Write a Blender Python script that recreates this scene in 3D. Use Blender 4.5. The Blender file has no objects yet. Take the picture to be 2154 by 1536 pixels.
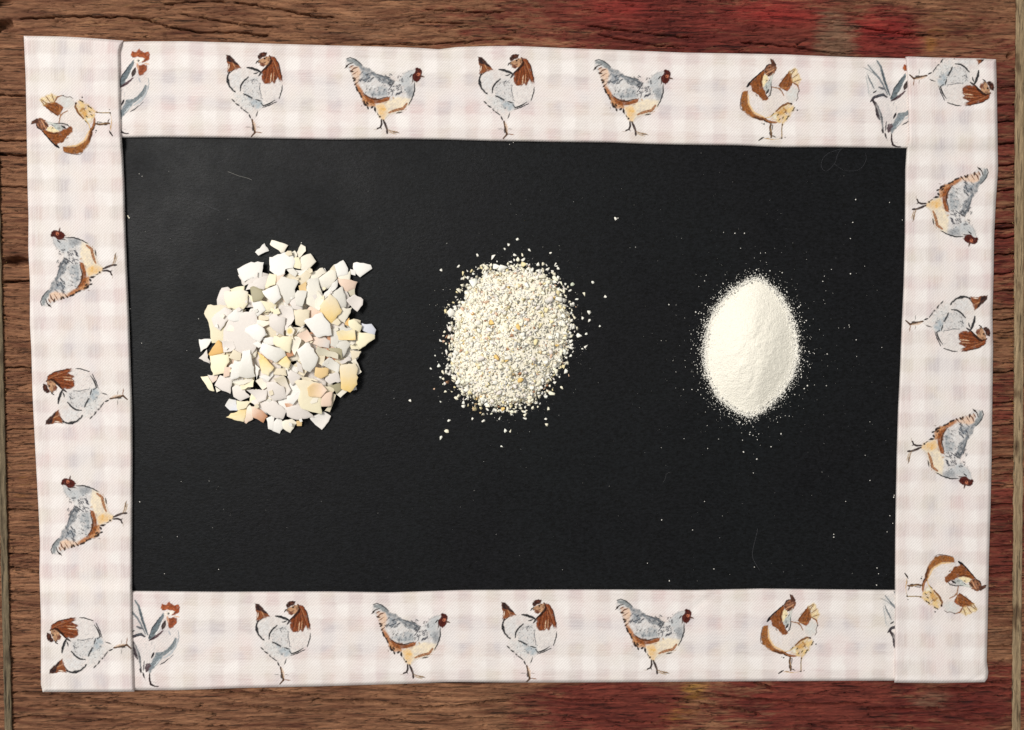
import bpy, bmesh, math, random
import numpy as np

# ------------------------------------------------------------------ camera, light, exposure
scene = bpy.context.scene
col = scene.collection
W, H, F = 2154.0, 1536.0, 1650.0                     # photo size and focal length in photo pixels
CAM = np.array([-0.01680997, 0.01499392, 0.33443933])
ROT = np.array([[0.99933833, -0.00322129, -0.03622888],
                [0.00452428, 0.99934366, 0.03594136],
                [0.03608932, -0.03608149, 0.99869699]])
cd = bpy.data.cameras.new('camera'); cam = bpy.data.objects.new('camera', cd); col.objects.link(cam)
cd.sensor_fit = 'HORIZONTAL'; cd.sensor_width = 36.0; cd.lens = 36.0 * F / W
cd.clip_start = 0.01; cd.clip_end = 20
from mathutils import Matrix, Vector
cam.matrix_world = Matrix([list(ROT[i]) + [CAM[i]] for i in range(3)] + [[0, 0, 0, 1]])
scene.camera = cam

world = bpy.data.worlds.new('World'); scene.world = world; world.use_nodes = True
world.node_tree.nodes['Background'].inputs[0].default_value = (1.0, 0.99, 0.97, 1)
world.node_tree.nodes['Background'].inputs[1].default_value = 0.37
ld = bpy.data.lights.new('window_light', 'AREA'); ld.shape = 'RECTANGLE'; ld.size = 1.15; ld.size_y = 0.9
ld.energy = 93.0; ld.color = (1.0, 0.972, 0.935)
lo = bpy.data.objects.new('window_light', ld); col.objects.link(lo)
lo.location = (-1.50, 0.98, 2.45)
lo.rotation_euler = (Vector((0.0, 0.0, 0)) - Vector(lo.location)).to_track_quat('-Z', 'Y').to_euler()
scene.cycles.max_bounces = 14; scene.cycles.diffuse_bounces = 8
vs = scene.view_settings
vs.view_transform = 'Standard'; vs.look = 'None'; vs.exposure = 0.0; vs.gamma = 1.0; vs.use_curve_mapping = False

random.seed(7); rng = np.random.default_rng(11)

# ------------------------------------------------------------------ helpers
def P(px, py, z):
    """point of the plane at height z that was measured at photo pixel (px, py)"""
    px = np.asarray(px, float); py = np.asarray(py, float); z = np.broadcast_to(np.asarray(z, float), px.shape)
    d = np.stack([(px - W / 2) / F, -(py - H / 2) / F, -np.ones_like(px)], -1) @ ROT.T
    t = (z - CAM[2]) / d[..., 2]
    return CAM + d * t[..., None]
PX = 0.0002027        # metres per photo pixel on the table plane

_perm = {}
def pn(x, y, seed=0):
    if seed not in _perm:
        r = np.random.default_rng(1000 + seed); _perm[seed] = (r.permutation(512), r.uniform(0, 2 * np.pi, 512))
    p, g = _perm[seed]
    x = np.asarray(x, float); y = np.asarray(y, float)
    xi = np.floor(x).astype(int); yi = np.floor(y).astype(int); xf = x - xi; yf = y - yi
    def gr(ix, iy, dx, dy):
        a = g[p[(p[ix & 511] + iy) & 511]]
        return np.cos(a) * dx + np.sin(a) * dy
    u = xf ** 3 * (xf * (xf * 6 - 15) + 10); v = yf ** 3 * (yf * (yf * 6 - 15) + 10)
    a = gr(xi, yi, xf, yf); b = gr(xi + 1, yi, xf - 1, yf); c = gr(xi, yi + 1, xf, yf - 1); d = gr(xi + 1, yi + 1, xf - 1, yf - 1)
    return 1.5 * ((a + (b - a) * u) + ((c + (d - c) * u) - (a + (b - a) * u)) * v)
def fbm(x, y, seed=0, o=4):
    s = 0; a = 1.0; t = 0
    for i in range(o):
        s = s + a * pn(x * 2 ** i, y * 2 ** i, seed + i); t += a; a *= 0.55
    return s / t
def sst(a, b, x):
    t = np.clip((x - a) / (b - a), 0, 1); return t * t * (3 - 2 * t)
def lin(c):
    c = np.asarray(c, float) / 255.0
    return np.where(c <= 0.04045, c / 12.92, ((c + 0.055) / 1.055) ** 2.4)

def mesh(name, v, f, colors=None, smooth=False, extra=None):
    """v (n,3); f (m,k) int array or list of lists"""
    me = bpy.data.meshes.new(name); v = np.asarray(v, np.float32)
    if isinstance(f, np.ndarray):
        m, k = f.shape
        me.vertices.add(len(v)); me.vertices.foreach_set('co', v.ravel())
        me.loops.add(m * k); me.loops.foreach_set('vertex_index', f.astype(np.int32).ravel())
        me.polygons.add(m); me.polygons.foreach_set('loop_start', np.arange(0, m * k, k, dtype=np.int32))
        me.update(calc_edges=True); me.validate()
    else:
        me.from_pydata(v.tolist(), [], f); me.update()
    if colors is not None:
        a = me.color_attributes.new('Col', 'FLOAT_COLOR', 'POINT')
        cc = np.ones((len(v), 4), np.float32); cc[:, :colors.shape[1]] = colors
        a.data.foreach_set('color', cc.ravel())
    if extra:
        for n, d in extra.items():
            a = me.attributes.new(n, 'FLOAT_VECTOR', 'POINT'); a.data.foreach_set('vector', np.asarray(d, np.float32).ravel())
    if smooth:
        me.polygons.foreach_set('use_smooth', np.ones(len(me.polygons), bool))
    return me
def obj(name, me, mat=None, parent=None):
    o = bpy.data.objects.new(name, me); col.objects.link(o)
    if mat is not None and me is not None and not me.materials: me.materials.append(mat)
    if parent is not None: o.parent = parent
    return o
def tag(o, label=None, cat=None, group=None, kind=None):
    if label: o['label'] = label
    if cat: o['category'] = cat
    if group: o['group'] = group
    if kind: o['kind'] = kind
    return o
def grid_faces(ny, nx):
    i = np.arange(ny * nx).reshape(ny, nx)
    return np.stack([i[1:, :-1], i[1:, 1:], i[:-1, 1:], i[:-1, :-1]], -1).reshape(-1, 4)

# ------------------------------------------------------------------ materials
def new_mat(name):
    m = bpy.data.materials.new(name); m.use_nodes = True
    nt = m.node_tree; b = nt.nodes['Principled BSDF']
    return m, nt, b
def N(nt, t, **kw):
    n = nt.nodes.new(t)
    for k, v in kw.items():
        if k.startswith('i_'): n.inputs[k[2:].replace('_', ' ')].default_value = v
        else: setattr(n, k, v)
    return n
def mathn(nt, op, a, b=None, c=None):
    n = nt.nodes.new('ShaderNodeMath'); n.operation = op
    for i, x in enumerate((a, b, c)):
        if x is None: continue
        if isinstance(x, (int, float)): n.inputs[i].default_value = x
        else: nt.links.new(x, n.inputs[i])
    return n.outputs[0]
def mixc(nt, f, a, b, mode='MIX'):
    n = nt.nodes.new('ShaderNodeMix'); n.data_type = 'RGBA'; n.blend_type = mode
    for s, x in ((n.inputs[0], f), (n.inputs[6], a), (n.inputs[7], b)):
        if isinstance(x, (int, float)): s.default_value = x
        elif isinstance(x, tuple): s.default_value = (*x, 1) if len(x) == 3 else x
        else: nt.links.new(x, s)
    return n.outputs[2]
def bump(nt, b, height, strength, dist):
    n = nt.nodes.new('ShaderNodeBump'); n.inputs['Strength'].default_value = strength; n.inputs['Distance'].default_value = dist
    nt.links.new(height, n.inputs['Height']); nt.links.new(n.outputs[0], b.inputs['Normal']); return n

# weathered wood: colour from the mesh (stain and paint), fine fibres from noise
def wood_mat(name='weathered_wood', rot=0.0):
    m, nt, b = new_mat(name)
    at = N(nt, 'ShaderNodeAttribute', attribute_name='Col')
    tc = N(nt, 'ShaderNodeTexCoord'); mp = N(nt, 'ShaderNodeMapping'); mp.inputs['Scale'].default_value = (110, 1050, 500)
    src = tc.outputs['Object']
    if rot:
        vr = N(nt, 'ShaderNodeVectorRotate', rotation_type='Z_AXIS'); vr.inputs['Angle'].default_value = rot; nt.links.new(src, vr.inputs['Vector']); src = vr.outputs[0]
    nt.links.new(src, mp.inputs['Vector'])
    n1 = N(nt, 'ShaderNodeTexNoise', i_Scale=1.0, i_Detail=7.0, i_Roughness=0.82); nt.links.new(mp.outputs[0], n1.inputs['Vector'])
    r = N(nt, 'ShaderNodeMapRange'); r.inputs[1].default_value = 0.28; r.inputs[2].default_value = 0.72; r.inputs[3].default_value = 0.50; r.inputs[4].default_value = 1.62
    nt.links.new(n1.outputs[0], r.inputs[0])
    hs = N(nt, 'ShaderNodeHueSaturation'); nt.links.new(at.outputs['Color'], hs.inputs['Color']); nt.links.new(r.outputs[0], hs.inputs['Value'])
    nt.links.new(hs.outputs[0], b.inputs['Base Color'])
    mp2 = N(nt, 'ShaderNodeMapping'); mp2.inputs['Scale'].default_value = (75, 1250, 400); nt.links.new(src, mp2.inputs['Vector'])
    n2 = N(nt, 'ShaderNodeTexNoise', i_Scale=1.0, i_Detail=3.0, i_Roughness=0.6, i_Distortion=0.4); nt.links.new(mp2.outputs[0], n2.inputs['Vector'])
    fib = N(nt, 'ShaderNodeMapRange', interpolation_type='SMOOTHSTEP'); fib.inputs[1].default_value = 0.30; fib.inputs[2].default_value = 0.44; fib.inputs[3].default_value = 0.28; fib.inputs[4].default_value = 1.0
    nt.links.new(n2.outputs[0], fib.inputs[0])
    hs2 = N(nt, 'ShaderNodeHueSaturation'); nt.links.new(hs.outputs[0], hs2.inputs['Color']); nt.links.new(fib.outputs[0], hs2.inputs['Value']); nt.links.new(hs2.outputs[0], b.inputs['Base Color'])
    b.inputs['Roughness'].default_value = 0.75; b.inputs['Specular IOR Level'].default_value = 0.25
    bump(nt, b, mathn(nt, 'ADD', n1.outputs[0], mathn(nt, 'MULTIPLY', fib.outputs[0], 0.8)), 1.0, 0.0009)
    return m
M_WOOD = wood_mat(); M_RAIL = wood_mat('rail_wood', math.pi / 2)

def panel_mat():
    m, nt, b = new_mat('black_card')
    tc = N(nt, 'ShaderNodeTexCoord')
    mp = N(nt, 'ShaderNodeMapping'); mp.inputs['Scale'].default_value = (650, 1250, 1000); nt.links.new(tc.outputs['Object'], mp.inputs['Vector'])
    n1 = N(nt, 'ShaderNodeTexNoise', i_Scale=1.0, i_Detail=4.0, i_Roughness=0.7); nt.links.new(mp.outputs[0], n1.inputs['Vector'])
    n2 = N(nt, 'ShaderNodeTexNoise', i_Scale=14.0, i_Detail=3.0); nt.links.new(tc.outputs['Object'], n2.inputs['Vector'])
    n3 = N(nt, 'ShaderNodeTexNoise', i_Scale=700.0, i_Detail=1.0); nt.links.new(tc.outputs['Object'], n3.inputs['Vector'])
    rp = N(nt, 'ShaderNodeValToRGB'); rp.color_ramp.elements[0].position = 0.3; rp.color_ramp.elements[1].position = 0.75
    rp.color_ramp.elements[0].color = (0.0005, 0.0006, 0.0007, 1); rp.color_ramp.elements[1].color = (0.0100, 0.0103, 0.0114, 1)
    nt.links.new(n1.outputs[0], rp.inputs[0])
    tint = mixc(nt, n2.outputs[0], (1.08, 0.9, 1.04), (0.8, 1.1, 1.1))
    c = mixc(nt, 1.0, rp.outputs[0], tint, 'MULTIPLY')
    pit = N(nt, 'ShaderNodeMapRange'); pit.inputs[1].default_value = 0.29; pit.inputs[2].default_value = 0.33; nt.links.new(n3.outputs[0], pit.inputs[0])
    c = mixc(nt, pit.outputs[0], (0.002, 0.002, 0.002), c)
    nt.links.new(c, b.inputs['Base Color'])
    b.inputs['Roughness'].default_value = 0.50; b.inputs['Specular IOR Level'].default_value = 0.15
    n4 = N(nt, 'ShaderNodeTexNoise', i_Scale=26.0, i_Detail=5.0, i_Roughness=0.65); nt.links.new(tc.outputs['Object'], n4.inputs['Vector'])
    rr = N(nt, 'ShaderNodeMapRange'); rr.inputs[1].default_value = 0.3; rr.inputs[2].default_value = 0.7; rr.inputs[3].default_value = 0.40; rr.inputs[4].default_value = 0.62
    nt.links.new(n4.outputs[0], rr.inputs[0]); nt.links.new(rr.outputs[0], b.inputs['Roughness'])
    bump(nt, b, n1.outputs[0], 0.5, 0.0003)
    return m
M_PANEL = panel_mat()

def weave_nodes(nt, fab):
    """twill height (0..1) and slub noise from the cloth coordinate (photo px)"""
    sep = N(nt, 'ShaderNodeSeparateXYZ'); nt.links.new(fab, sep.inputs[0])
    x, y = sep.outputs[0], sep.outputs[1]
    d1 = mathn(nt, 'SINE', mathn(nt, 'MULTIPLY', mathn(nt, 'ADD', x, y), 2 * math.pi / 6.4))
    d2 = mathn(nt, 'SINE', mathn(nt, 'MULTIPLY', mathn(nt, 'SUBTRACT', x, y), 2 * math.pi / 3.3))
    tw = mathn(nt, 'ADD', mathn(nt, 'MULTIPLY', d1, 0.35), mathn(nt, 'MULTIPLY', d2, 0.25))
    mp = N(nt, 'ShaderNodeMapping'); mp.inputs['Scale'].default_value = (0.02, 0.42, 1); nt.links.new(fab, mp.inputs['Vector'])
    sl = N(nt, 'ShaderNodeTexNoise', i_Scale=1.0, i_Detail=3.0); nt.links.new(mp.outputs[0], sl.inputs['Vector'])
    mp2 = N(nt, 'ShaderNodeMapping'); mp2.inputs['Scale'].default_value = (0.3, 0.3, 1); nt.links.new(fab, mp2.inputs['Vector'])
    gr = N(nt, 'ShaderNodeTexNoise', i_Scale=1.0, i_Detail=3.0, i_Roughness=0.7); nt.links.new(mp2.outputs[0], gr.inputs['Vector'])
    return x, y, tw, sl.outputs[0], gr.outputs[0]
def cloth_mat():
    m, nt, b = new_mat('gingham_cotton')
    at = N(nt, 'ShaderNodeAttribute', attribute_name='fab')
    fl = N(nt, 'ShaderNodeVectorMath', operation='MULTIPLY'); fl.inputs[1].default_value = (1, 1, 0); nt.links.new(at.outputs['Vector'], fl.inputs[0])
    x, y, tw, sl, gr = weave_nodes(nt, fl.outputs[0])
    # brushed edges of the painted checks
    wob = N(nt, 'ShaderNodeTexNoise', i_Scale=0.03, i_Detail=3.0); nt.links.new(fl.outputs[0], wob.inputs['Vector'])
    w = mathn(nt, 'MULTIPLY', mathn(nt, 'SUBTRACT', wob.outputs[0], 0.5), 16.0)
    def stripe(c, period, ph, soft, duty):
        s = mathn(nt, 'SINE', mathn(nt, 'MULTIPLY', mathn(nt, 'ADD', mathn(nt, 'ADD', c, w), ph), 2 * math.pi / period))
        r = N(nt, 'ShaderNodeMapRange', interpolation_type='SMOOTHSTEP'); r.inputs[1].default_value = duty - soft; r.inputs[2].default_value = duty + soft
        nt.links.new(s, r.inputs[0]); return r.outputs[0]
    sepz = N(nt, 'ShaderNodeSeparateXYZ'); nt.links.new(at.outputs['Vector'], sepz.inputs[0]); zc = sepz.outputs[2]
    sx = stripe(x, 58.0, 8.0, 0.6, 0.0); sy = stripe(zc, 58.0, -14.5, 0.6, 0.0)
    mut = N(nt, 'ShaderNodeMapRange', interpolation_type='SMOOTHSTEP'); mut.inputs[1].default_value = 22.0; mut.inputs[2].default_value = 48.0
    nt.links.new(mathn(nt, 'ABSOLUTE', mathn(nt, 'ADD', zc, mathn(nt, 'MULTIPLY', w, 1.2))), mut.inputs[0])
    big = N(nt, 'ShaderNodeTexNoise', i_Scale=0.011, i_Detail=2.0); nt.links.new(fl.outputs[0], big.inputs['Vector'])
    big2 = N(nt, 'ShaderNodeTexNoise', i_Scale=0.02, i_Detail=2.0)
    off = N(nt, 'ShaderNodeVectorMath', operation='ADD'); off.inputs[1].default_value = (371, 83, 7); nt.links.new(fl.outputs[0], off.inputs[0]); nt.links.new(off.outputs[0], big2.inputs['Vector'])
    br = N(nt, 'ShaderNodeMapRange'); br.inputs[1].default_value = 0.35; br.inputs[2].default_value = 0.65; nt.links.new(big.outputs[0], br.inputs[0])
    br2 = N(nt, 'ShaderNodeMapRange'); br2.inputs[1].default_value = 0.38; br2.inputs[2].default_value = 0.62; nt.links.new(big2.outputs[0], br2.inputs[0])
    tint = mixc(nt, br.outputs[0], tuple(lin((212, 193, 190))), tuple(lin((210, 201, 191))))
    tint = mixc(nt, mathn(nt, 'MULTIPLY', br2.outputs[0], mathn(nt, 'SUBTRACT', 0.85, mathn(nt, 'MULTIPLY', mut.outputs[0], 0.5))), tint, tuple(lin((195, 188, 190))))
    white = tuple(lin((231, 225, 221)))
    half = mathn(nt, 'MULTIPLY', mathn(nt, 'ADD', sx, sy), 0.5)
    slr = N(nt, 'ShaderNodeMapRange'); slr.inputs[1].default_value = 0.3; slr.inputs[2].default_value = 0.7; slr.inputs[3].default_value = 0.6; slr.inputs[4].default_value = 1.15
    nt.links.new(sl, slr.inputs[0])
    inv = mathn(nt, 'MULTIPLY', mathn(nt, 'SUBTRACT', 1.0, sx), mathn(nt, 'SUBTRACT', 1.0, sy))
    wr = N(nt, 'ShaderNodeMapRange'); wr.inputs[1].default_value = 0.36; wr.inputs[2].default_value = 0.60; wr.inputs[3].default_value = 0.25; wr.inputs[4].default_value = 1.0; nt.links.new(big2.outputs[0], wr.inputs[0])
    inv = mathn(nt, 'MULTIPLY', mathn(nt, 'MULTIPLY', inv, wr.outputs[0]), mathn(nt, 'ADD', mathn(nt, 'MULTIPLY', mut.outputs[0], 0.65), 0.35))
    base = mathn(nt, 'ADD', mathn(nt, 'SUBTRACT', 0.52, mathn(nt, 'MULTIPLY', inv, 0.52)), mathn(nt, 'MULTIPLY', mathn(nt, 'MULTIPLY', sx, sy), 0.46))
    fac = mathn(nt, 'MINIMUM', mathn(nt, 'MULTIPLY', base, slr.outputs[0]), 1.0)
    c = mixc(nt, fac, white, tint)
    v = mathn(nt, 'ADD', mathn(nt, 'MULTIPLY', tw, 0.20), mathn(nt, 'ADD', mathn(nt, 'MULTIPLY', gr, 0.26), 0.87))
    hs = N(nt, 'ShaderNodeHueSaturation'); nt.links.new(c, hs.inputs['Color']); nt.links.new(v, hs.inputs['Value'])
    nt.links.new(hs.outputs[0], b.inputs['Base Color'])
    b.inputs['Roughness'].default_value = 0.9; b.inputs['Specular IOR Level'].default_value = 0.1
    b.inputs['Sheen Weight'].default_value = 0.05
    hgt = mathn(nt, 'ADD', mathn(nt, 'MULTIPLY', tw, 0.5), gr)
    bump(nt, b, hgt, 0.25, 0.0004)
    return m
M_CLOTH = cloth_mat()
def print_mat():
    m, nt, b = new_mat('printed_ink')
    at = N(nt, 'ShaderNodeAttribute', attribute_name='fab'); ac = N(nt, 'ShaderNodeAttribute', attribute_name='Col')
    fl = N(nt, 'ShaderNodeVectorMath', operation='MULTIPLY'); fl.inputs[1].default_value = (1, 1, 0); nt.links.new(at.outputs['Vector'], fl.inputs[0])
    x, y, tw, sl, gr = weave_nodes(nt, fl.outputs[0])
    v = mathn(nt, 'ADD', mathn(nt, 'MULTIPLY', tw, 0.12), mathn(nt, 'ADD', mathn(nt, 'MULTIPLY', gr, 0.35), 0.82))
    hs = N(nt, 'ShaderNodeHueSaturation'); nt.links.new(ac.outputs['Color'], hs.inputs['Color']); nt.links.new(v, hs.inputs['Value'])
    nt.links.new(hs.outputs[0], b.inputs['Base Color'])
    b.inputs['Roughness'].default_value = 0.9; b.inputs['Specular IOR Level'].default_value = 0.1
    g2 = N(nt, 'ShaderNodeMapRange'); g2.inputs[1].default_value = 0.3; g2.inputs[2].default_value = 0.7; g2.inputs[3].default_value = 1.12; g2.inputs[4].default_value = 0.82; nt.links.new(gr, g2.inputs[0])
    al = mathn(nt, 'MINIMUM', mathn(nt, 'MULTIPLY', ac.outputs['Alpha'], g2.outputs[0]), 1.0)
    nt.links.new(al, b.inputs['Alpha'])
    return m
M_PRINT = print_mat()
def col_mat(name, rough, spec, noise_scale, noise_amt, bstr, bdist, use_object_color=False, sss=0.0):
    m, nt, b = new_mat(name)
    if use_object_color: src = N(nt, 'ShaderNodeObjectInfo').outputs['Color']
    else: src = N(nt, 'ShaderNodeAttribute', attribute_name='Col').outputs['Color']
    tc = N(nt, 'ShaderNodeTexCoord'); n1 = N(nt, 'ShaderNodeTexNoise', i_Scale=noise_scale, i_Detail=3.0, i_Roughness=0.6)
    nt.links.new(tc.outputs['Object'], n1.inputs['Vector'])
    v = mathn(nt, 'ADD', mathn(nt, 'MULTIPLY', n1.outputs[0], noise_amt), 1.0 - noise_amt * 0.5)
    hs = N(nt, 'ShaderNodeHueSaturation'); nt.links.new(src, hs.inputs['Color']); nt.links.new(v, hs.inputs['Value'])
    nt.links.new(hs.outputs[0], b.inputs['Base Color'])
    b.inputs['Roughness'].default_value = rough; b.inputs['Specular IOR Level'].default_value = spec
    if sss:
        b.inputs['Subsurface Weight'].default_value = sss; b.inputs['Subsurface Radius'].default_value = (1.0, 0.9, 0.7); b.inputs['Subsurface Scale'].default_value = 0.0006
    bump(nt, b, n1.outputs[0], bstr, bdist)
    return m
M_SHELL = col_mat('eggshell', 0.55, 0.35, 900.0, 0.10, 0.25, 0.00015)
M_CRUMB = col_mat('eggshell_crumb', 0.6, 0.3, 1500.0, 0.12, 0.2, 0.0001, False, 0.0)
M_CRUMBO = col_mat('eggshell_crumb_single', 0.6, 0.3, 1500.0, 0.12, 0.2, 0.0001, True, 0.0)
M_POWDER = col_mat('eggshell_powder', 0.85, 0.1, 1500.0, 0.20, 0.8, 0.0006)
M_DUST = col_mat('dust', 0.8, 0.1, 900.0, 0.1, 0.1, 0.0001)

# ------------------------------------------------------------------ the wooden surface
CR = [  # cracks: (width px, depth mm, points)
 (3, 1.6, [(40, 38), (110, 35), (160, 33), (230, 34), (290, 36), (315, 42), (345, 53), (400, 63), (420, 67), (500, 67), (560, 73)]),
 (2.2, 1.2, [(380, 28), (430, 38), (460, 43), (510, 50), (570, 56)]), (2.2, 1.2, [(345, 8), (395, 3), (470, 1)]),
 (3, 1.6, [(495, 3), (560, 14), (610, 22), (640, 30), (700, 34)]),
 (2.5, 1.2, [(-40, 197), (0, 198), (30, 200), (120, 203)]), (1.8, 1, [(-40, 255), (120, 258)]), (2.4, 1.2, [(-40, 293), (30, 295), (120, 297)]),
 (3.4, 1.8, [(-40, 322), (20, 325), (120, 330)]), (2, 1, [(-40, 390), (120, 396)]), (3.2, 1.8, [(5, 593), (120, 590)]), (3.4, 1.8, [(8, 773), (120, 778)]),
 (2, 1, [(35, 862), (120, 876)]), (2, 1, [(15, 905), (120, 900)]), (2.6, 1.3, [(15, 1072), (130, 1078)]), (2.2, 1.2, [(18, 1166), (130, 1175)]),
 (2.8, 1.4, [(20, 1195), (130, 1212)]), (2, 1.1, [(20, 1247), (130, 1252)]), (2.6, 1.3, [(20, 1362), (130, 1366)]), (2.8, 1.4, [(22, 1387), (130, 1391)]),
 (2, 1.1, [(25, 1410), (130, 1407)]), (2.2, 1.2, [(25, 1430), (130, 1433)]), (3.2, 1.8, [(25, 1459), (100, 1460), (160, 1470), (230, 1478), (300, 1488), (350, 1492), (410, 1499), (450, 1503)]),
 (2, 1.1, [(60, 1487), (110, 1489), (170, 1493)]), (2.8, 1.4, [(30, 1514), (60, 1508), (120, 1511), (170, 1519), (230, 1517), (290, 1520)]),
 (2.4, 1.3, [(350, 1527), (440, 1530), (500, 1535)]), (2.8, 1.5, [(480, 1484), (540, 1491), (600, 1495), (650, 1498), (705, 1500)]),
 (2.4, 1.3, [(550, 1456), (620, 1461), (690, 1466)]), (3.2, 1.7, [(400, 1440), (440, 1451), (500, 1461), (545, 1466)]),
 (3.4, 1.9, [(660, 1475), (745, 1476), (790, 1478), (831, 1484), (872, 1490), (941, 1490), (1023, 1479), (1068, 1476)]),
 (2, 1.1, [(800, 1515), (900, 1520), (1000, 1512), (1100, 1516)]), (2.2, 1.2, [(470, 1450), (520, 1458)]),
 (2.8, 1.5, [(1420, 1471), (1478, 1483), (1546, 1492), (1600, 1505)]), (2.8, 1.5, [(1468, 1457), (1539, 1468), (1624, 1476), (1693, 1483), (1744, 1483), (1829, 1481)]),
 (3.4, 1.9, [(1560, 1430), (1573, 1434), (1611, 1444), (1631, 1451)]), (3.2, 1.8, [(1829, 1493), (1931, 1493), (1979, 1493)]), (2.4, 1.3, [(1982, 1500), (2095, 1493)]),
 (3.4, 1.9, [(1938, 1451), (2006, 1451), (2020, 1453), (2102, 1449)]), (3.6, 1.9, [(2040, 1446), (2078, 1439), (2140, 1433)]),
 (2.8, 1.5, [(1710, 1526), (1788, 1520), (1863, 1522), (2000, 1522), (2100, 1515)]), (2.2, 1.2, [(1150, 1470), (1230, 1476), (1300, 1474)]), (2.2, 1.2, [(1190, 1513), (1300, 1520), (1420, 1523)]),
 (2.2, 1.2, [(900, 18), (1000, 25), (1060, 22)]), (2, 1.0, [(860, 44), (980, 48)]), (2.4, 1.2, [(1240, 52), (1330, 66), (1450, 78)]), (2.2, 1.2, [(1260, 72), (1360, 92), (1440, 100)]), (2, 1, [(1080, 80), (980, 86), (900, 92), (760, 92)]),
 (2.2, 1.2, [(1560, 88), (1660, 96), (1760, 112)]), (2.2, 1.1, [(1800, 55), (1900, 70), (2000, 74)])]
for yy, w in ((183, 1.8), (220, 2), (255, 2.2), (302, 2.6), (347, 3.2), (375, 1.8), (400, 2.2), (437, 2), (470, 2), (480, 3), (500, 2), (535, 2.6), (575, 2), (612, 1.8), (650, 2.2), (672, 2.4), (700, 1.6), (783, 3), (848, 2.2), (895, 2), (966, 3), (1000, 2.4), (1022, 1.8), (1063, 2.6), (1090, 1.6), (1120, 2.6), (1150, 2), (1207, 3), (1255, 2.2), (1290, 2.2), (1330, 1.6), (1360, 2.4), (1405, 2.2)):
    CR.append((w, w * 0.55, [(2030, yy + 6), (2090, yy + 2), (2150, yy - 3)]))
WC = [  # paint and stain patches: x, y, rx, ry, kind, strength
 (1150, 40, 330, 150, 'red', .55), (1380, 30, 230, 130, 'red', .85), (1620, 80, 260, 120, 'red', .85), (1860, 80, 110, 90, 'red', .8), (1310, 16, 90, 26, 'bright', .5), (1620, 26, 70, 22, 'bright', .8), (1680, 38, 50, 14, 'bright', .6),
 (1860, 62, 70, 30, 'bright', .8), (1880, 100, 80, 26, 'bright', .35), (1880, 100, 90, 40, 'red', .6), (1760, 80, 50, 70, 'grey', .75), (1970, 60, 40, 60, 'ochre', .35), (2030, 40, 90, 60, 'tan', .4), (1960, 90, 22, 40, 'ochre', .5),
 (2040, 70, 130, 90, 'red', .5), (2110, 250, 80, 210, 'red', .68), (2110, 520, 80, 170, 'red', .68), (2110, 720, 70, 90, 'ochre', .3), (2110, 860, 80, 130, 'red', .6), (2110, 950, 40, 60, 'ochre', .35), (2110, 1130, 80, 190, 'red', .72), (2100, 1330, 70, 60, 'grey', .35), (2090, 1460, 120, 70, 'red', .85),
 (1290, 1490, 190, 100, 'red', .9), (1560, 1480, 130, 90, 'red', .6), (1760, 1480, 220, 100, 'red', .95), (2000, 1500, 150, 70, 'red', .8), (1460, 1455, 34, 30, 'ochre', .55), (1430, 1505, 50, 30, 'ochre', .45), (1700, 1495, 40, 16, 'ochre', .35), (1960, 1475, 60, 30, 'grey', .55), (1590, 1500, 60, 40, 'grey', .4), (1120, 1500, 70, 70, 'red', .5),
 (300, 40, 200, 80, 'tan', .35), (50, 1020, 30, 90, 'ochre', .35), (70, 1280, 60, 90, 'red', .12), (45, 900, 40, 70, 'red', .12), (300, 1500, 200, 50, 'tan', .2), (760, 60, 120, 70, 'grey', .45), (620, 1490, 160, 60, 'grey', .35), (980, 1500, 120, 50, 'grey', .3)]
def seg_dist(x, y, pts):
    d = np.full(x.shape, 1e9)
    for (ax, ay), (bx, by) in zip(pts[:-1], pts[1:]):
        vx, vy = bx - ax, by - ay; t = np.clip(((x - ax) * vx + (y - ay) * vy) / (vx * vx + vy * vy), 0, 1)
        d = np.minimum(d, np.hypot(x - ax - t * vx, y - ay - t * vy))
    return d
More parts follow.
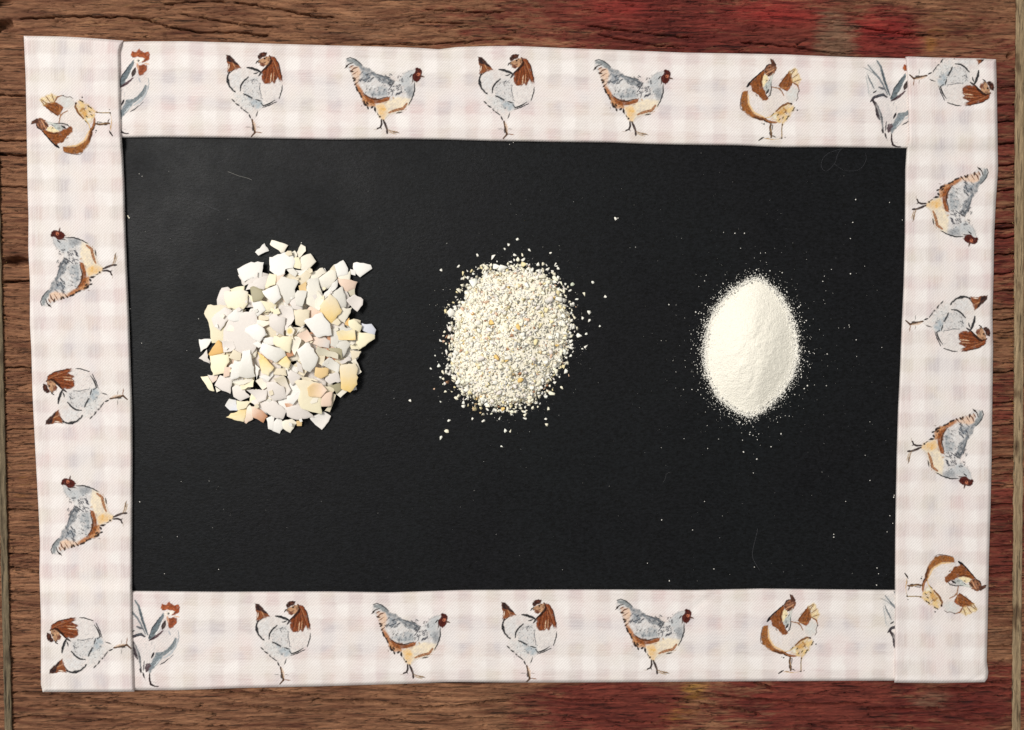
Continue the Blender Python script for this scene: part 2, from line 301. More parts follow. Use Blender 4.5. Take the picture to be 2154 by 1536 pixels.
def wood_height(x, y):
    yw = y + 14 * pn(x / 330, y / 140, 3) + 5 * pn(x / 90, y / 60, 4)
    g1 = fbm(x / 60, yw / 5.0, 20, 3); g2 = pn(x / 22, yw / 2.6, 27)
    h = 0.20 * g1 + 0.22 * g2 + 0.10 * pn(x / 12, yw / 1.9, 28)
    for sx, sy, sd, dp, lo_, hi_ in ((120, 11, 31, 1.6, .90, .995), (70, 7.5, 35, 1.2, .90, .995), (45, 5.5, 38, 0.8, .89, .99), (28, 4.5, 46, 0.5, .87, .99)):
        rid = 1 - np.abs(pn(x / sx, yw / sy, sd)) * 2.2
        h = h - dp * sst(lo_, hi_, rid) * sst(-0.05, 0.25, pn(x / (sx * .6), yw / (sy * 2.5), sd + 1))
    for w, dep, pts in CR:
        a = np.array(pts); m = (x > a[:, 0].min() - 8) & (x < a[:, 0].max() + 8) & (y > a[:, 1].min() - 14) & (y < a[:, 1].max() + 14)
        if not m.any(): continue
        xx, yy = x[m], y[m]
        d = seg_dist(xx, yy + 2.2 * pn(xx / 16, yy / 50, 41) + 1.2 * pn(xx / 5, yy / 50, 43), pts)
        ww = w * (0.50 + 0.30 * pn(xx / 30, yy / 30, 45))
        h[m] -= 3.4 * dep * np.exp(-(d / ww) ** 2)
    # knot hole on the left, broken corner at the top left
    k = ((x - 32) / 24) ** 2 + ((y - 549 + 3 * pn(x / 12, y / 12, 50)) / 10) ** 2; h -= 5.5 * np.exp(-k ** 3)
    k = ((x + 2) / 25) ** 2 + ((y - 50 + 8 * pn(x / 14, y / 14, 51)) / 15) ** 2; h -= 4.5 * np.exp(-k ** 3)
    k = ((x + 6) / 30) ** 2 + ((y - 2) / 9) ** 2; h -= 3.0 * np.exp(-k ** 2)
    k = ((x - 2128) / 7) ** 2 + ((y - 117) / 8) ** 2; h -= 3 * np.exp(-k ** 2)
    return np.minimum(h, 0.5) - 0.5
def wood_color(x, y):
    yw = y + 14 * pn(x / 330, y / 140, 3) + 5 * pn(x / 90, y / 60, 4)
    s = fbm(x / 110, yw / 7, 60, 4); b = fbm(x / 260, y / 70, 66, 3)
    t = np.clip(0.5 + 0.9 * s + 0.35 * b, 0, 1)[..., None]
    c = lin((90, 54, 40)) * (1 - t) + lin((164, 121, 93)) * t
    tone = {'red': ((76, 27, 25), (130, 60, 52)), 'bright': ((118, 36, 36), (172, 70, 64)), 'grey': ((92, 68, 54), (150, 118, 96)), 'ochre': ((124, 82, 34), (190, 146, 84)), 'tan': ((104, 70, 46), (176, 138, 98))}
    for (cx, cy, rx, ry, k, st) in WC:
        q = ((x - cx) / rx) ** 2 + ((y - cy) / ry) ** 2
        n = 0.55 * fbm(x / 80, yw / 14, 70 + int(cx) % 40, 3) + 0.5 * fbm(x / 26, yw / 3.4, 75 + int(cx) % 40, 3)
        if k == 'bright': a = np.clip(st * np.exp(-q) * (1 + .9 * n), 0, .85)[..., None]
        else: a = (sst(0.28, 0.66, st * 0.95 * np.exp(-q * 0.8) + 0.66 * n * np.exp(-q * 0.35)) * min(0.9, st * 1.4))[..., None]
        lo_, hi_ = tone[k]; cc = lin(lo_) * (1 - t) + lin(hi_) * t
        c = c * (1 - a) + cc * a
    lum = c.mean(-1, keepdims=True)
    return np.clip((lum + (c - lum) * 1.12) * 0.88, 0, 1)
def build_wood():
    ys = np.concatenate([np.arange(-170, -10, 8), np.arange(-10, 1546, 1.25), np.arange(1546, 1710, 8)])
    xs = np.concatenate([np.arange(-180, -12, 10), np.arange(-12, 2166, 4.5), np.arange(2166, 2340, 10)])
    X, Y = np.meshgrid(xs, ys); ny, nx = X.shape
    f = grid_faces(ny, nx)
    fx = X.ravel()[f].mean(1); fy = Y.ravel()[f].mean(1)
    hid = (fx > 130) & (fx < 2030) & (fy > 150) & (fy < 1400)       # lies under the board
    keep = f[~hid]; used = np.unique(keep); mp = np.full(ny * nx, -1); mp[used] = np.arange(len(used))
    x, y = X.ravel()[used], Y.ravel()[used]
    h = wood_height(x, y) * 0.001
    v = P(x, y, 0.0); v[:, 2] += h
    c = wood_color(x, y); keep = mp[keep]
    q = P(np.array([126., 2034., 2034., 126.]), np.array([1404., 1404., 146., 146.]), -0.001)
    n = len(v); v = np.vstack([v, q]); c = np.vstack([c, np.tile(lin((110, 85, 62)), (4, 1))])
    keep = np.vstack([keep, [[n, n + 1, n + 2, n + 3]]])
    o = obj('wooden_surface', mesh('wooden_surface', v, keep, c, True), M_WOOD)
    tag(o, kind='structure')
    return o
wood = build_wood()

def build_rail(e0, e1, tone, top, seed, y0=-170, y1=1710):
    """an upright rail beside the surface; e0, e1: left and right edge polylines (y, x)"""
    ys = np.arange(y0, y1, 5.0); u = np.array([0, 0, .04, .1, .2, .35, .5, .65, .8, .9, .96, 1, 1])
    a = np.interp(ys, *zip(*e0)) + 1.6 * pn(ys / 26, ys * 0, seed) + 0.8 * pn(ys / 7, ys * 0, seed + 1); b = np.interp(ys, *zip(*e1)) + 1.6 * pn(ys / 30, ys * 0, seed + 2)
    X = a[:, None] + (b - a)[:, None] * u[None]; Y = np.repeat(ys[:, None], len(u), 1)
    Z = top + 0.00018 * fbm(X / 6, Y / 60, seed + 5, 4) - 0.0006 * (np.clip(1 - np.minimum(u, 1 - u) / 0.1, 0, 1) ** 2)[None]
    Z[:, 0] = -0.004; Z[:, -1] = -0.004
    t = np.clip(0.5 + 0.8 * fbm(X / 7, Y / 90, seed + 9, 4), 0, 1)[..., None]
    c = lin(tone[0]) * (1 - t) + lin(tone[1]) * t
    s = (sst(0.15, 0.4, fbm(X / 30, Y / 90, seed + 14, 3)) * 0.7)[..., None]
    c = c * (1 - s) + lin(tone[2]) * s
    me = mesh('rail', P(X.ravel(), Y.ravel(), Z.ravel()), grid_faces(*X.shape), c.reshape(-1, 3) * 0.9, True)
    return obj('rail', me, M_RAIL, wood)
RT = ((132, 112, 84), (180, 156, 122), (84, 58, 38)); RD = ((70, 50, 36), (118, 92, 68), (60, 42, 30)); LT = ((88, 76, 58), (138, 122, 96), (72, 58, 44)); LD = ((96, 72, 58), (140, 108, 88), (112, 60, 48))
build_rail([(-170, 2138), (300, 2134), (900, 2132), (1700, 2127)], [(-170, 2157), (1000, 2152), (1700, 2145)], RT, 0.0004, 200)
build_rail([(-170, 2159), (1000, 2154), (1700, 2147)], [(-170, 2330), (1700, 2320)], RD, -0.0008, 220)
build_rail([(-170, -50), (400, -22), (760, -8), (1536, 10), (1700, 15)], [(-170, -22), (400, 0), (760, 8), (1000, 13), (1536, 26), (1700, 31)], LT, 0.0004, 240)
build_rail([(-170, -190), (1700, -160)], [(-170, -53), (400, -25), (760, -11), (1536, 7), (1700, 12)], LD, -0.0008, 260)

# splinters and grit lying in the seams beside the rails
def splinters():
    vv, ff, cc = [], [], []
    for i in range(230):
        if rng.random() < 0.6: y = rng.uniform(440, 1140) if rng.random() < 0.75 else rng.uniform(0, 1536); x = np.interp(y, [0, 1536], [2133, 2126]) + rng.normal(0, 3.5)
        else: y = rng.uniform(380, 1350); x = np.interp(y, [400, 1536], [3, 30]) + rng.normal(2, 3)
        a = rng.uniform(0, 6.28); L = rng.uniform(1.5, 7); w = rng.uniform(.5, 1.4)
        d = np.array([math.cos(a), math.sin(a)]); n = np.array([-d[1], d[0]])
        p = np.array([x, y]); q = [p - d * L / 2, p + n * w / 2, p + d * L / 2, p - n * w / 2]
        z = 0.0004 + rng.uniform(0, .0006)
        b = len(vv)
        for k in q: vv.append(P(k[0], k[1], z - 0.0006))
        vv.append(P(p[0], p[1], z)); ff += [[b, b + 1, b + 4], [b + 1, b + 2, b + 4], [b + 2, b + 3, b + 4], [b + 3, b, b + 4]]
        c = lin([(150, 105, 55), (180, 140, 90), (110, 75, 45)][rng.integers(3)]); cc += [c] * 5
    o = obj('wood_splinters', mesh('wood_splinters', np.array(vv), np.array(ff), np.array(cc)), M_DUST)
    tag(o, 'fine wood splinters and grit in the seams beside the side rails', 'splinters', kind='stuff')
splinters()

# ------------------------------------------------------------------ the fabric framed board
ZP = 0.0026                                             # top of the black panel
board = obj('display_board', None); board.location = (0, 0, 0)
tag(board, 'black display board edged with folded hen print gingham fabric strips', 'display board')
def panel():
    q = np.array([(62, 100), (2086, 134), (2070, 1426), (96, 1444)], float)
    n = 2; bm = bmesh.new()
    top = [bm.verts.new(P(x, y, ZP)) for x, y in q]; bot = [bm.verts.new(P(x, y, 0.0003)) for x, y in q]
    bm.faces.new(top[::-1]); bm.faces.new(bot)
    for i in range(4): bm.faces.new((top[i], top[(i + 1) % 4], bot[(i + 1) % 4], bot[i]))
    bmesh.ops.recalc_face_normals(bm, faces=bm.faces)
    me = bpy.data.meshes.new('black_panel'); bm.to_mesh(me); bm.free()
    return obj('black_panel', me, M_PANEL, board)
panel()

class Strip: pass
def hstrip(top, bot, x0, x1, outer):
    s = Strip(); s.kind = 'h'; s.x0, s.x1 = x0, x1
    s.lo = lambda x: np.interp(x, *zip(*top)); s.hi = lambda x: np.interp(x, *zip(*bot)); s.outer = outer
    def coords(px, py):
        d0 = py - s.lo(px); d1 = s.hi(px) - py
        ins = (d0 > 0.6) & (d1 > 0.6) & (px > x0) & (px < x1)
        return d0, d1, np.full(np.shape(px), 99.), np.full(np.shape(px), 99.), ins
    s.coords = coords; return s
def vstrip(left, right, topc, botc, outer):
    s = Strip(); s.kind = 'v'
    s.lo = lambda y: np.interp(y, *zip(*left)); s.hi = lambda y: np.interp(y, *zip(*right)); s.outer = outer
    s.t = lambda x: np.interp(x, *zip(*topc)); s.b = lambda x: np.interp(x, *zip(*botc))
    def coords(px, py):
        d0 = px - s.lo(py); d1 = s.hi(py) - px; e0 = py - s.t(px); e1 = s.b(px) - py
        return d0, d1, e0, e1, (d0 > 0.6) & (d1 > 0.6) & (e0 > 0.6) & (e1 > 0.6)
    s.coords = coords; return s
S_T = hstrip([(180, 92), (259, 88), (300, 87), (390, 87), (500, 90), (690, 95.5), (794, 98), (880, 101), (923, 104), (962, 99), (1038, 97), (1090, 97), (1177, 101), (1317, 106), (1440, 111), (1540, 112.5), (1649, 114.6), (1780, 120), (1903, 123), (1990, 127)],
             [(180, 290), (257, 290), (325, 289), (456, 290), (586, 292), (700, 294), (850, 293), (934, 294), (1038, 297), (1177, 299), (1282, 300), (1351, 303), (1440, 305), (1552, 306), (1636, 310), (1747, 310), (1907, 312), (1990, 314)], 190, 1980, 0)
S_B = hstrip([(200, 1243), (278, 1243), (460, 1244.7), (700, 1244), (821, 1246), (975, 1241), (1200, 1240), (1289, 1240), (1463, 1241), (1603, 1238), (1881, 1241), (1960, 1241)],
             [(200, 1452), (283, 1452), (375, 1452), (500, 1447.5), (666, 1444), (838, 1439), (941, 1436), (1175, 1436), (1359, 1435), (1603, 1433), (1864, 1432), (1960, 1432)], 210, 1950, 1)
S_L = vstrip([(60, 49), (76, 50), (163, 54), (260, 56), (390, 58), (460, 60), (525, 59.5), (590, 63), (681, 63), (737, 66), (818, 68), (883, 71), (960, 75), (1072, 81), (1140, 84), (1207, 83), (1297, 86), (1440, 86), (1460, 91)],
             [(80, 261), (86, 259), (107, 252), (195, 253), (277, 255), (325, 259), (390, 262), (460, 263.5), (558, 267), (671, 272), (769, 275), (850, 278), (960, 279), (1147, 278), (1245, 278), (1335, 279), (1460, 283)],
             [(45, 75.5), (130, 77), (179, 80), (265, 86.5)], [(80, 1456), (290, 1455)], 0)
S_R = vstrip([(115, 1903), (122, 1905), (163, 1908), (293, 1911.5), (316, 1906.6), (358, 1904), (500, 1903), (598, 1900.5), (695, 1896), (777, 1893), (858, 1889), (955, 1886), (1110, 1883), (1260, 1882), (1440, 1881)],
             [(115, 2095), (195, 2097), (312, 2098.7), (358, 2099.5), (420, 2095), (500, 2091), (581, 2090), (663, 2087.6), (728, 2089), (825, 2087.6), (960, 2086), (1054, 2084), (1185, 2080), (1297, 2078), (1391, 2075.7), (1414, 2079), (1427, 2077), (1440, 2068)],
             [(1895, 121), (1910, 119), (1960, 121), (2050, 123), (2100, 125)], [(1875, 1436), (1980, 1437), (2085, 1435)], 1)
def strip_z(s, px, py):
    d0, d1, e0, e1, ins = s.coords(px, py)
    und = 0.00022 * pn(px / 120, py / 120, 90) + 0.00014 * pn(px / 42, py / 42, 91)
    if s.kind == 'h':
        zt = 0.0043 + und
        # the side strips press the ends down a little
        zt = zt - 0.0003 * (sst(60, 0, px - 258) + sst(60, 0, 1900 - px))
        if s is S_B:
            zt = zt - 0.0004 * np.exp(-(((px - 1475) * .83 - (py - 1268) * .56) / 40) ** 2 - (((px - 1475) * .56 + (py - 1268) * .83) / 6) ** 2)
    else:
        lift = np.maximum(sst(330, 296, py), sst(1222, 1246, py))
        zt = 0.0044 + 0.0010 * lift + und
        zt = zt - 0.00022 * np.exp(-((py - 313) / 5) ** 2)
        if s is S_R:                                      # gathered corner at the lower right
            for (cx, cy, L, a, w, A) in ((2062, 1422, 26, -0.5, 3.2, 5), (2048, 1428, 30, -0.3, 3.0, 4), (2070, 1408, 20, -0.8, 3, 4), (1952, 1340, 46, 2.15, 6, 3), (1900, 1422, 30, 2.3, 4, 3)):
                u = (px - cx) * math.cos(a) + (py - cy) * math.sin(a); v = -(px - cx) * math.sin(a) + (py - cy) * math.cos(a)
                zt = zt - 0.0001 * A * 0.55 * np.exp(-(u / L) ** 2 - (v / w) ** 2)
    def rnd(d, r):
        return np.sqrt(np.clip(1 - (1 - np.clip(d / r, 0, 1)) ** 2, 0, 1))
    outer, inner = (d0, d1) if s.outer == 0 else (d1, d0)
    zo, zi = 0.0002, ZP + 0.00005
    if s.kind == 'v': zi = np.where((py < 306) | (py > 1240), 0.0035, zi)
    z = zi + (zt - zi) * rnd(inner, 7.0)
    z = zo + (z - zo) * rnd(np.minimum(outer, np.minimum(e0, e1)), 7.0)
    return z
def across_c(s, px, py):
    return (py - (s.lo(px) + s.hi(px)) / 2) if s.kind == 'h' else (px - (s.lo(py) + s.hi(py)) / 2)
def build_strip(s):
    ed = np.array([0, .15, .6, 1.4, 2.5, 4, 5.5, 7.5, 10.0])
    def across(w):
        mid = np.linspace(10, w - 10, 33)[1:-1]
        return np.concatenate([ed, mid, w - ed[::-1]])
    if s.kind == 'h':
        xs = np.arange(s.x0, s.x1 + 1, 5.0); X = []; Y = []
        for x in xs:
            a = across(s.hi(x) - s.lo(x)); X.append(np.full(a.shape, x)); Y.append(s.lo(x) + a)
        X, Y = np.array(X).T, np.array(Y).T
    else:
        L = 1375.0; al = np.concatenate([ed, np.arange(14, L - 13, 5.0), L - ed[::-1]]) / L
        X = []; Y = []
        for t in al:
            y = 100 + t * 1330; a = across(200.0) / 200.0
            xx = s.lo(y) + a * (s.hi(y) - s.lo(y)); yy = s.t(xx) + t * (s.b(xx) - s.t(xx))
            xx = s.lo(yy) + a * (s.hi(yy) - s.lo(yy)); X.append(xx); Y.append(yy)
        X, Y = np.array(X), np.array(Y)
    Z = strip_z(s, X, Y)
    fx, fy = (X, Y) if s.kind == 'h' else (Y, X)
    off = {id(S_T): (0, 0), id(S_B): (13, 31), id(S_L): (777, 19), id(S_R): (1733, 7)}[id(s)]
    s.off = off
    fab = np.stack([fx.ravel() + off[0], fy.ravel() + off[1], across_c(s, X, Y).ravel()], -1)
    f = grid_faces(*X.shape)
    me = mesh('fabric_strip', P(X.ravel(), Y.ravel(), Z.ravel()), f, None, True, {'fab': fab})
    s.obj = obj('fabric_strip', me, M_CLOTH, board)
for s in (S_T, S_L, S_B, S_R): build_strip(s)

# ------------------------------------------------------------------ printed birds: watercolour strokes rasterised to fine ink meshes
class Canvas:
    def __init__(s, ox, oy, sc, w, h, seed, cell=1.15):
        """drawing units -> photo px offsets: (x/sc + ox, y/sc + oy)"""
        s.cell = cell; s.ox, s.oy, s.sc = ox, oy, sc
        s.xs = np.arange(0, w, cell); s.ys = np.arange(0, h, cell)
        s.X, s.Y = np.meshgrid(s.xs, s.ys); s.U, s.V = s.X * sc, s.Y * sc
        s.rgb = np.ones(s.X.shape + (3,)) * 0.8; s.a = np.zeros(s.X.shape); s.seed = seed; s.r = np.random.default_rng(seed)
        s.wu = 9 * pn(s.U / 38, s.V / 38, seed + 300); s.wv = 9 * pn(s.U / 38, s.V / 38, seed + 310)
        s.dn = pn(s.U / 16, s.V / 16, seed + 330)
        s.gr = fbm(s.U / 60, s.V / 60, seed + 320, 3)
    def box(s, pts, pad):
        q = np.array(pts, float); x0, y0 = q.min(0) - pad; x1, y1 = q.max(0) + pad; k = s.sc * s.cell; ny, nx = s.U.shape
        return (slice(max(0, int(y0 / k)), max(1, min(ny, int(y1 / k) + 2))), slice(max(0, int(x0 / k)), max(1, min(nx, int(x1 / k) + 2))))
    def put(s, m, c, a, sl=slice(None)):
        m = np.clip(m * a, 0, 1); na = m + s.a[sl] * (1 - m)
        k = np.where(na > 1e-5, m / np.maximum(na, 1e-5), 0)[..., None]
        s.rgb[sl] = s.rgb[sl] * (1 - k) + lin(c) * k; s.a[sl] = na
    def poly(s, pts, c, a=0.9, soft=9.0, wash=0.25):
        U = s.U + s.wu; V = s.V + s.wv; ins = np.zeros(U.shape, bool); n = len(pts)
        for i in range(n):
            x0, y0 = pts[i]; x1, y1 = pts[(i + 1) % n]
            if y0 != y1: ins ^= ((V > min(y0, y1)) & (V <= max(y0, y1)) & (U < (V - y0) * (x1 - x0) / (y1 - y0) + x0))
        d = seg_dist(U, V, list(pts) + [pts[0]]); d = np.where(ins, d, -d)
        s.put(sst(-soft * 1.25, soft * 1.25, d + 5 * s.gr) * (1 + (wash + .12) * s.gr * 1.8), c, a)
        if a >= 0.8:                                       # wet-in-wet variation inside the wash
            q = np.array(pts, float); cn = q.mean(0); ev = np.linalg.svd(q - cn)[2][0]; ang = math.atan2(ev[1], ev[0])
            ar = abs(0.5 * np.sum(q[:, 0] * np.roll(q[:, 1], -1) - np.roll(q[:, 0], -1) * q[:, 1])); inner = np.argwhere(d > soft * .6)
            if len(inner):
                for _ in range(int(min(46, 4 + ar / 1500))):
                    iy, ix = inner[s.r.integers(len(inner))]; x, y = s.U[iy, ix], s.V[iy, ix]; t = ang + s.r.normal(0, .35); l = s.r.uniform(18, 60)
                    f = s.r.choice([.40, .52, .66, 1.18, 1.38] if sum(c) < 420 else [.66, .76, .84, 1.08, 1.16]); cc = tuple(min(250, v * f) for v in c)
                    s.stroke([(x - l / 2 * math.cos(t), y - l / 2 * math.sin(t)), (x + l / 2 * math.cos(t), y + l / 2 * math.sin(t))], s.r.uniform(5, 11), cc, s.r.uniform(.4, .8), .7, .5)
    def stroke(s, pts, w, c, a=0.95, taper=0.5, dry=0.35):
        if sum(c) < 330: w *= 1.32; a = min(1, a * 1.1)
        sl = s.box(pts, w * .5 + 14)
        if s.U[sl].size == 0: return
        U = s.U[sl] + 0.5 * s.wu[sl]; V = s.V[sl] + 0.5 * s.wv[sl]; best = np.full(U.shape, -1e9); acc = 0; tot = sum(math.dist(p, q) for p, q in zip(pts[:-1], pts[1:])) + 1e-6
        for (ax, ay), (bx, by) in zip(pts[:-1], pts[1:]):
            L = math.dist((ax, ay), (bx, by)) + 1e-6; t = np.clip(((U - ax) * (bx - ax) + (V - ay) * (by - ay)) / (L * L), 0, 1)
            d = np.hypot(U - ax - t * (bx - ax), V - ay - t * (by - ay)); g = (acc + t * L) / tot
            ww = w * 0.5 * (1 - taper * np.abs(2 * g - 1) ** 2); best = np.maximum(best, ww - d); acc += L
        m = sst(-4.0, 4.0, best) * (1 - dry * np.clip(s.dn[sl] * 1.8, 0, 1))
        s.put(m, c, a, sl)
    def dabs(s, n, box, ln, w, ang, c, a=0.75, jit=0.4):
        for _ in range(n):
            x = s.r.uniform(box[0], box[2]); y = s.r.uniform(box[1], box[3]); t = ang + s.r.normal(0, jit); l = ln * s.r.uniform(.5, 1.2)
            s.stroke([(x, y), (x + l * math.cos(t), y + l * math.sin(t))], w * s.r.uniform(.6, 1.2), c, a * s.r.uniform(.5, 1), 0.6)
    def dot(s, x, y, r, c, a=1.0):
        s.put(sst(-3.5, 3.5, r - np.hypot(s.U - x, s.V - y)), c, a)

def bird_a():                                             # white hen looking back, brown neck
    k = Canvas(450 - 535, 90 - 200, 7.317, 160, 203, 1)
    k.poly([(200, 480), (240, 430), (350, 390), (500, 385), (720, 440), (760, 520), (750, 600), (1030, 560), (1050, 700), (1020, 830), (930, 900), (770, 980), (740, 1010), (650, 1080), (620, 1170), (540, 1100), (470, 1040), (380, 960), (280, 890), (310, 760), (230, 690), (190, 560)], (236, 233, 232), .62, 16)
    k.poly([(430, 650), (520, 540), (700, 520), (710, 860), (600, 860), (470, 760)], (204, 206, 210), .5, 24, .6)
    k.poly([(260, 500), (400, 440), (420, 560), (380, 720), (280, 690)], (218, 220, 224), .5, 26, .6)
    k.poly([(470, 760), (600, 860), (720, 880), (760, 980), (640, 1020), (560, 930)], (172, 188, 200), .75, 20, .6)
    k.poly([(330, 800), (480, 800), (560, 930), (600, 1060), (430, 960)], (214, 218, 220), .5, 22, .6)
    k.dabs(60, (430, 540, 700, 850), 22, 7, 1.2, (92, 102, 116), .7, 1.0)
    k.dabs(26, (740, 640, 1000, 900), 22, 6, 1.4, (140, 140, 156), .6, .8)
    k.dabs(26, (240, 480, 420, 700), 22, 6, 2.0, (130, 135, 146), .6, .8)
    k.dabs(30, (330, 800, 680, 1040), 24, 7, .8, (104, 116, 128), .7, .8); k.dabs(14, (480, 780, 740, 960), 40, 9, .6, (84, 100, 116), .75, .3); k.dabs(10, (440, 560, 700, 640), 30, 8, 1.0, (70, 74, 86), .8, .6)
    ink = (34, 36, 44)
    k.stroke([(240, 440), (210, 520), (205, 600), (240, 670), (300, 740), (330, 760)], 22, ink, .95, .4)
    k.stroke([(215, 540), (240, 640)], 20, ink); k.dot(318, 748, 13, ink)
    for p in ([(275, 870), (320, 910)], [(330, 930), (390, 970)], [(410, 1000), (440, 1015)], [(450, 1030), (525, 1082)], [(540, 1105), (565, 1165)]): k.stroke(p, 17, (45, 42, 46), .9)
    k.stroke([(510, 380), (600, 398), (700, 438), (735, 470)], 30, ink, .95, .5); k.stroke([(610, 480), (680, 460)], 14, ink); k.stroke([(735, 440), (690, 515)], 22, (50, 38, 44))
    k.stroke([(530, 530), (460, 590), (415, 660), (405, 745)], 20, ink, .9, .4); k.stroke([(450, 785), (520, 815), (590, 855)], 20, ink, .9); k.stroke([(640, 875), (730, 900)], 16, ink, .9)
    k.stroke([(715, 620), (700, 700), (725, 800), (725, 860)], 9, (90, 95, 110), .8); k.stroke([(560, 580), (620, 560), (590, 600)], 9, (100, 105, 120), .8)
    k.stroke([(1052, 650), (1045, 740), (1000, 865)], 13, ink, .9, .5)
    k.stroke([(940, 882), (850, 940), (760, 972), (720, 925)], 15, ink, .9); k.stroke([(965, 908), (840, 968), (745, 1000)], 11, (50, 56, 68), .85)
    k.stroke([(675, 1045), (648, 1135)], 11, (60, 58, 60), .85)
    k.stroke([(585, 1180), (605, 1290), (632, 1375), (610, 1405), (575, 1445)], 22, (104, 74, 50), .95, .3); k.stroke([(600, 1290), (620, 1380)], 9, (50, 36, 30)); k.stroke([(585, 1300), (598, 1360)], 10, (56, 50, 50), .8)
    k.poly([(605, 1190), (640, 1260), (650, 1360), (625, 1340), (610, 1260)], (232, 196, 160), .6, 8)
    k.stroke([(640, 1375), (745, 1388)], 13, (172, 118, 82), .9); k.stroke([(490, 1294), (565, 1300)], 8, (110, 118, 112), .8); k.stroke([(655, 1295), (712, 1302)], 8, (150, 120, 100), .8)
    k.poly([(190, 190), (250, 200), (310, 270), (380, 345), (420, 385), (300, 430), (240, 450), (205, 440), (215, 330), (195, 260)], (158, 90, 48), .95, 8)
    k.poly([(185, 185), (250, 198), (320, 275), (385, 345), (345, 345), (270, 300), (210, 290), (195, 250)], (62, 44, 44), .95, 8)
    k.stroke([(238, 335), (226, 405)], 17, (242, 226, 208)); k.stroke([(290, 310), (330, 390)], 10, (222, 170, 120)); k.stroke([(260, 330), (270, 400)], 7, (110, 60, 34)); k.stroke([(205, 440), (225, 480), (300, 420)], 10, (60, 40, 36))
    k.poly([(850, 200), (930, 220), (990, 300), (1010, 400), (1052, 530), (1048, 590), (1020, 575), (980, 525), (935, 630), (890, 600), (860, 640), (830, 630), (770, 630), (735, 560), (745, 440), (760, 410), (830, 360), (870, 290)], (146, 72, 30), .97, 7)
    for x0, x1, c, w in ((800, 770, (84, 40, 22), 9), (850, 820, (92, 46, 24), 8), (900, 870, (96, 48, 24), 8), (935, 950, (104, 54, 28), 8), (960, 1010, (90, 44, 24), 8), (840, 800, (190, 110, 60), 7), (975, 1030, (176, 98, 52), 8), (925, 905, (196, 118, 66), 8)):
        k.stroke([(880 + (x0 - 880) * .4, 300), (x0, 430), (x1, 600)], w, c, .85)
    k.stroke([(885, 470), (868, 605)], 15, (238, 204, 166)); k.stroke([(925, 450), (915, 590)], 9, (228, 190, 150)); k.stroke([(905, 250), (965, 380), (980, 450)], 10, (200, 140, 92), .8)
    k.stroke([(855, 205), (885, 280), (810, 380), (735, 440)], 30, (58, 30, 20), .9); k.stroke([(930, 222), (1000, 330), (1050, 575)], 14, (64, 34, 24), .85)
    k.poly([(680, 285), (720, 260), (800, 210), (850, 210), (870, 260), (850, 310), (800, 350), (760, 370), (720, 360), (700, 310)], (206, 158, 118), .95, 7)
    k.poly([(700, 312), (740, 318), (790, 325), (762, 372), (722, 362)], (136, 74, 54), .9, 6); k.stroke([(690, 300), (750, 315), (800, 300)], 9, (110, 60, 48))
    k.poly([(675, 200), (700, 178), (715, 155), (770, 145), (815, 158), (806, 195), (745, 225), (720, 250), (685, 258), (672, 225)], (76, 40, 30), 1, 6)
    k.dabs(5, (690, 165, 790, 230), 25, 8, .5, (130, 80, 60), .8); k.dot(780, 245, 15, (36, 22, 20)); k.dot(812, 225, 9, (120, 62, 46)); k.dot(840, 270, 12, (160, 96, 72))
    k.stroke([(700, 268), (662, 290), (645, 322)], 13, (44, 34, 34)); k.stroke([(720, 288), (680, 300), (690, 320)], 7, (90, 70, 60))
    return k
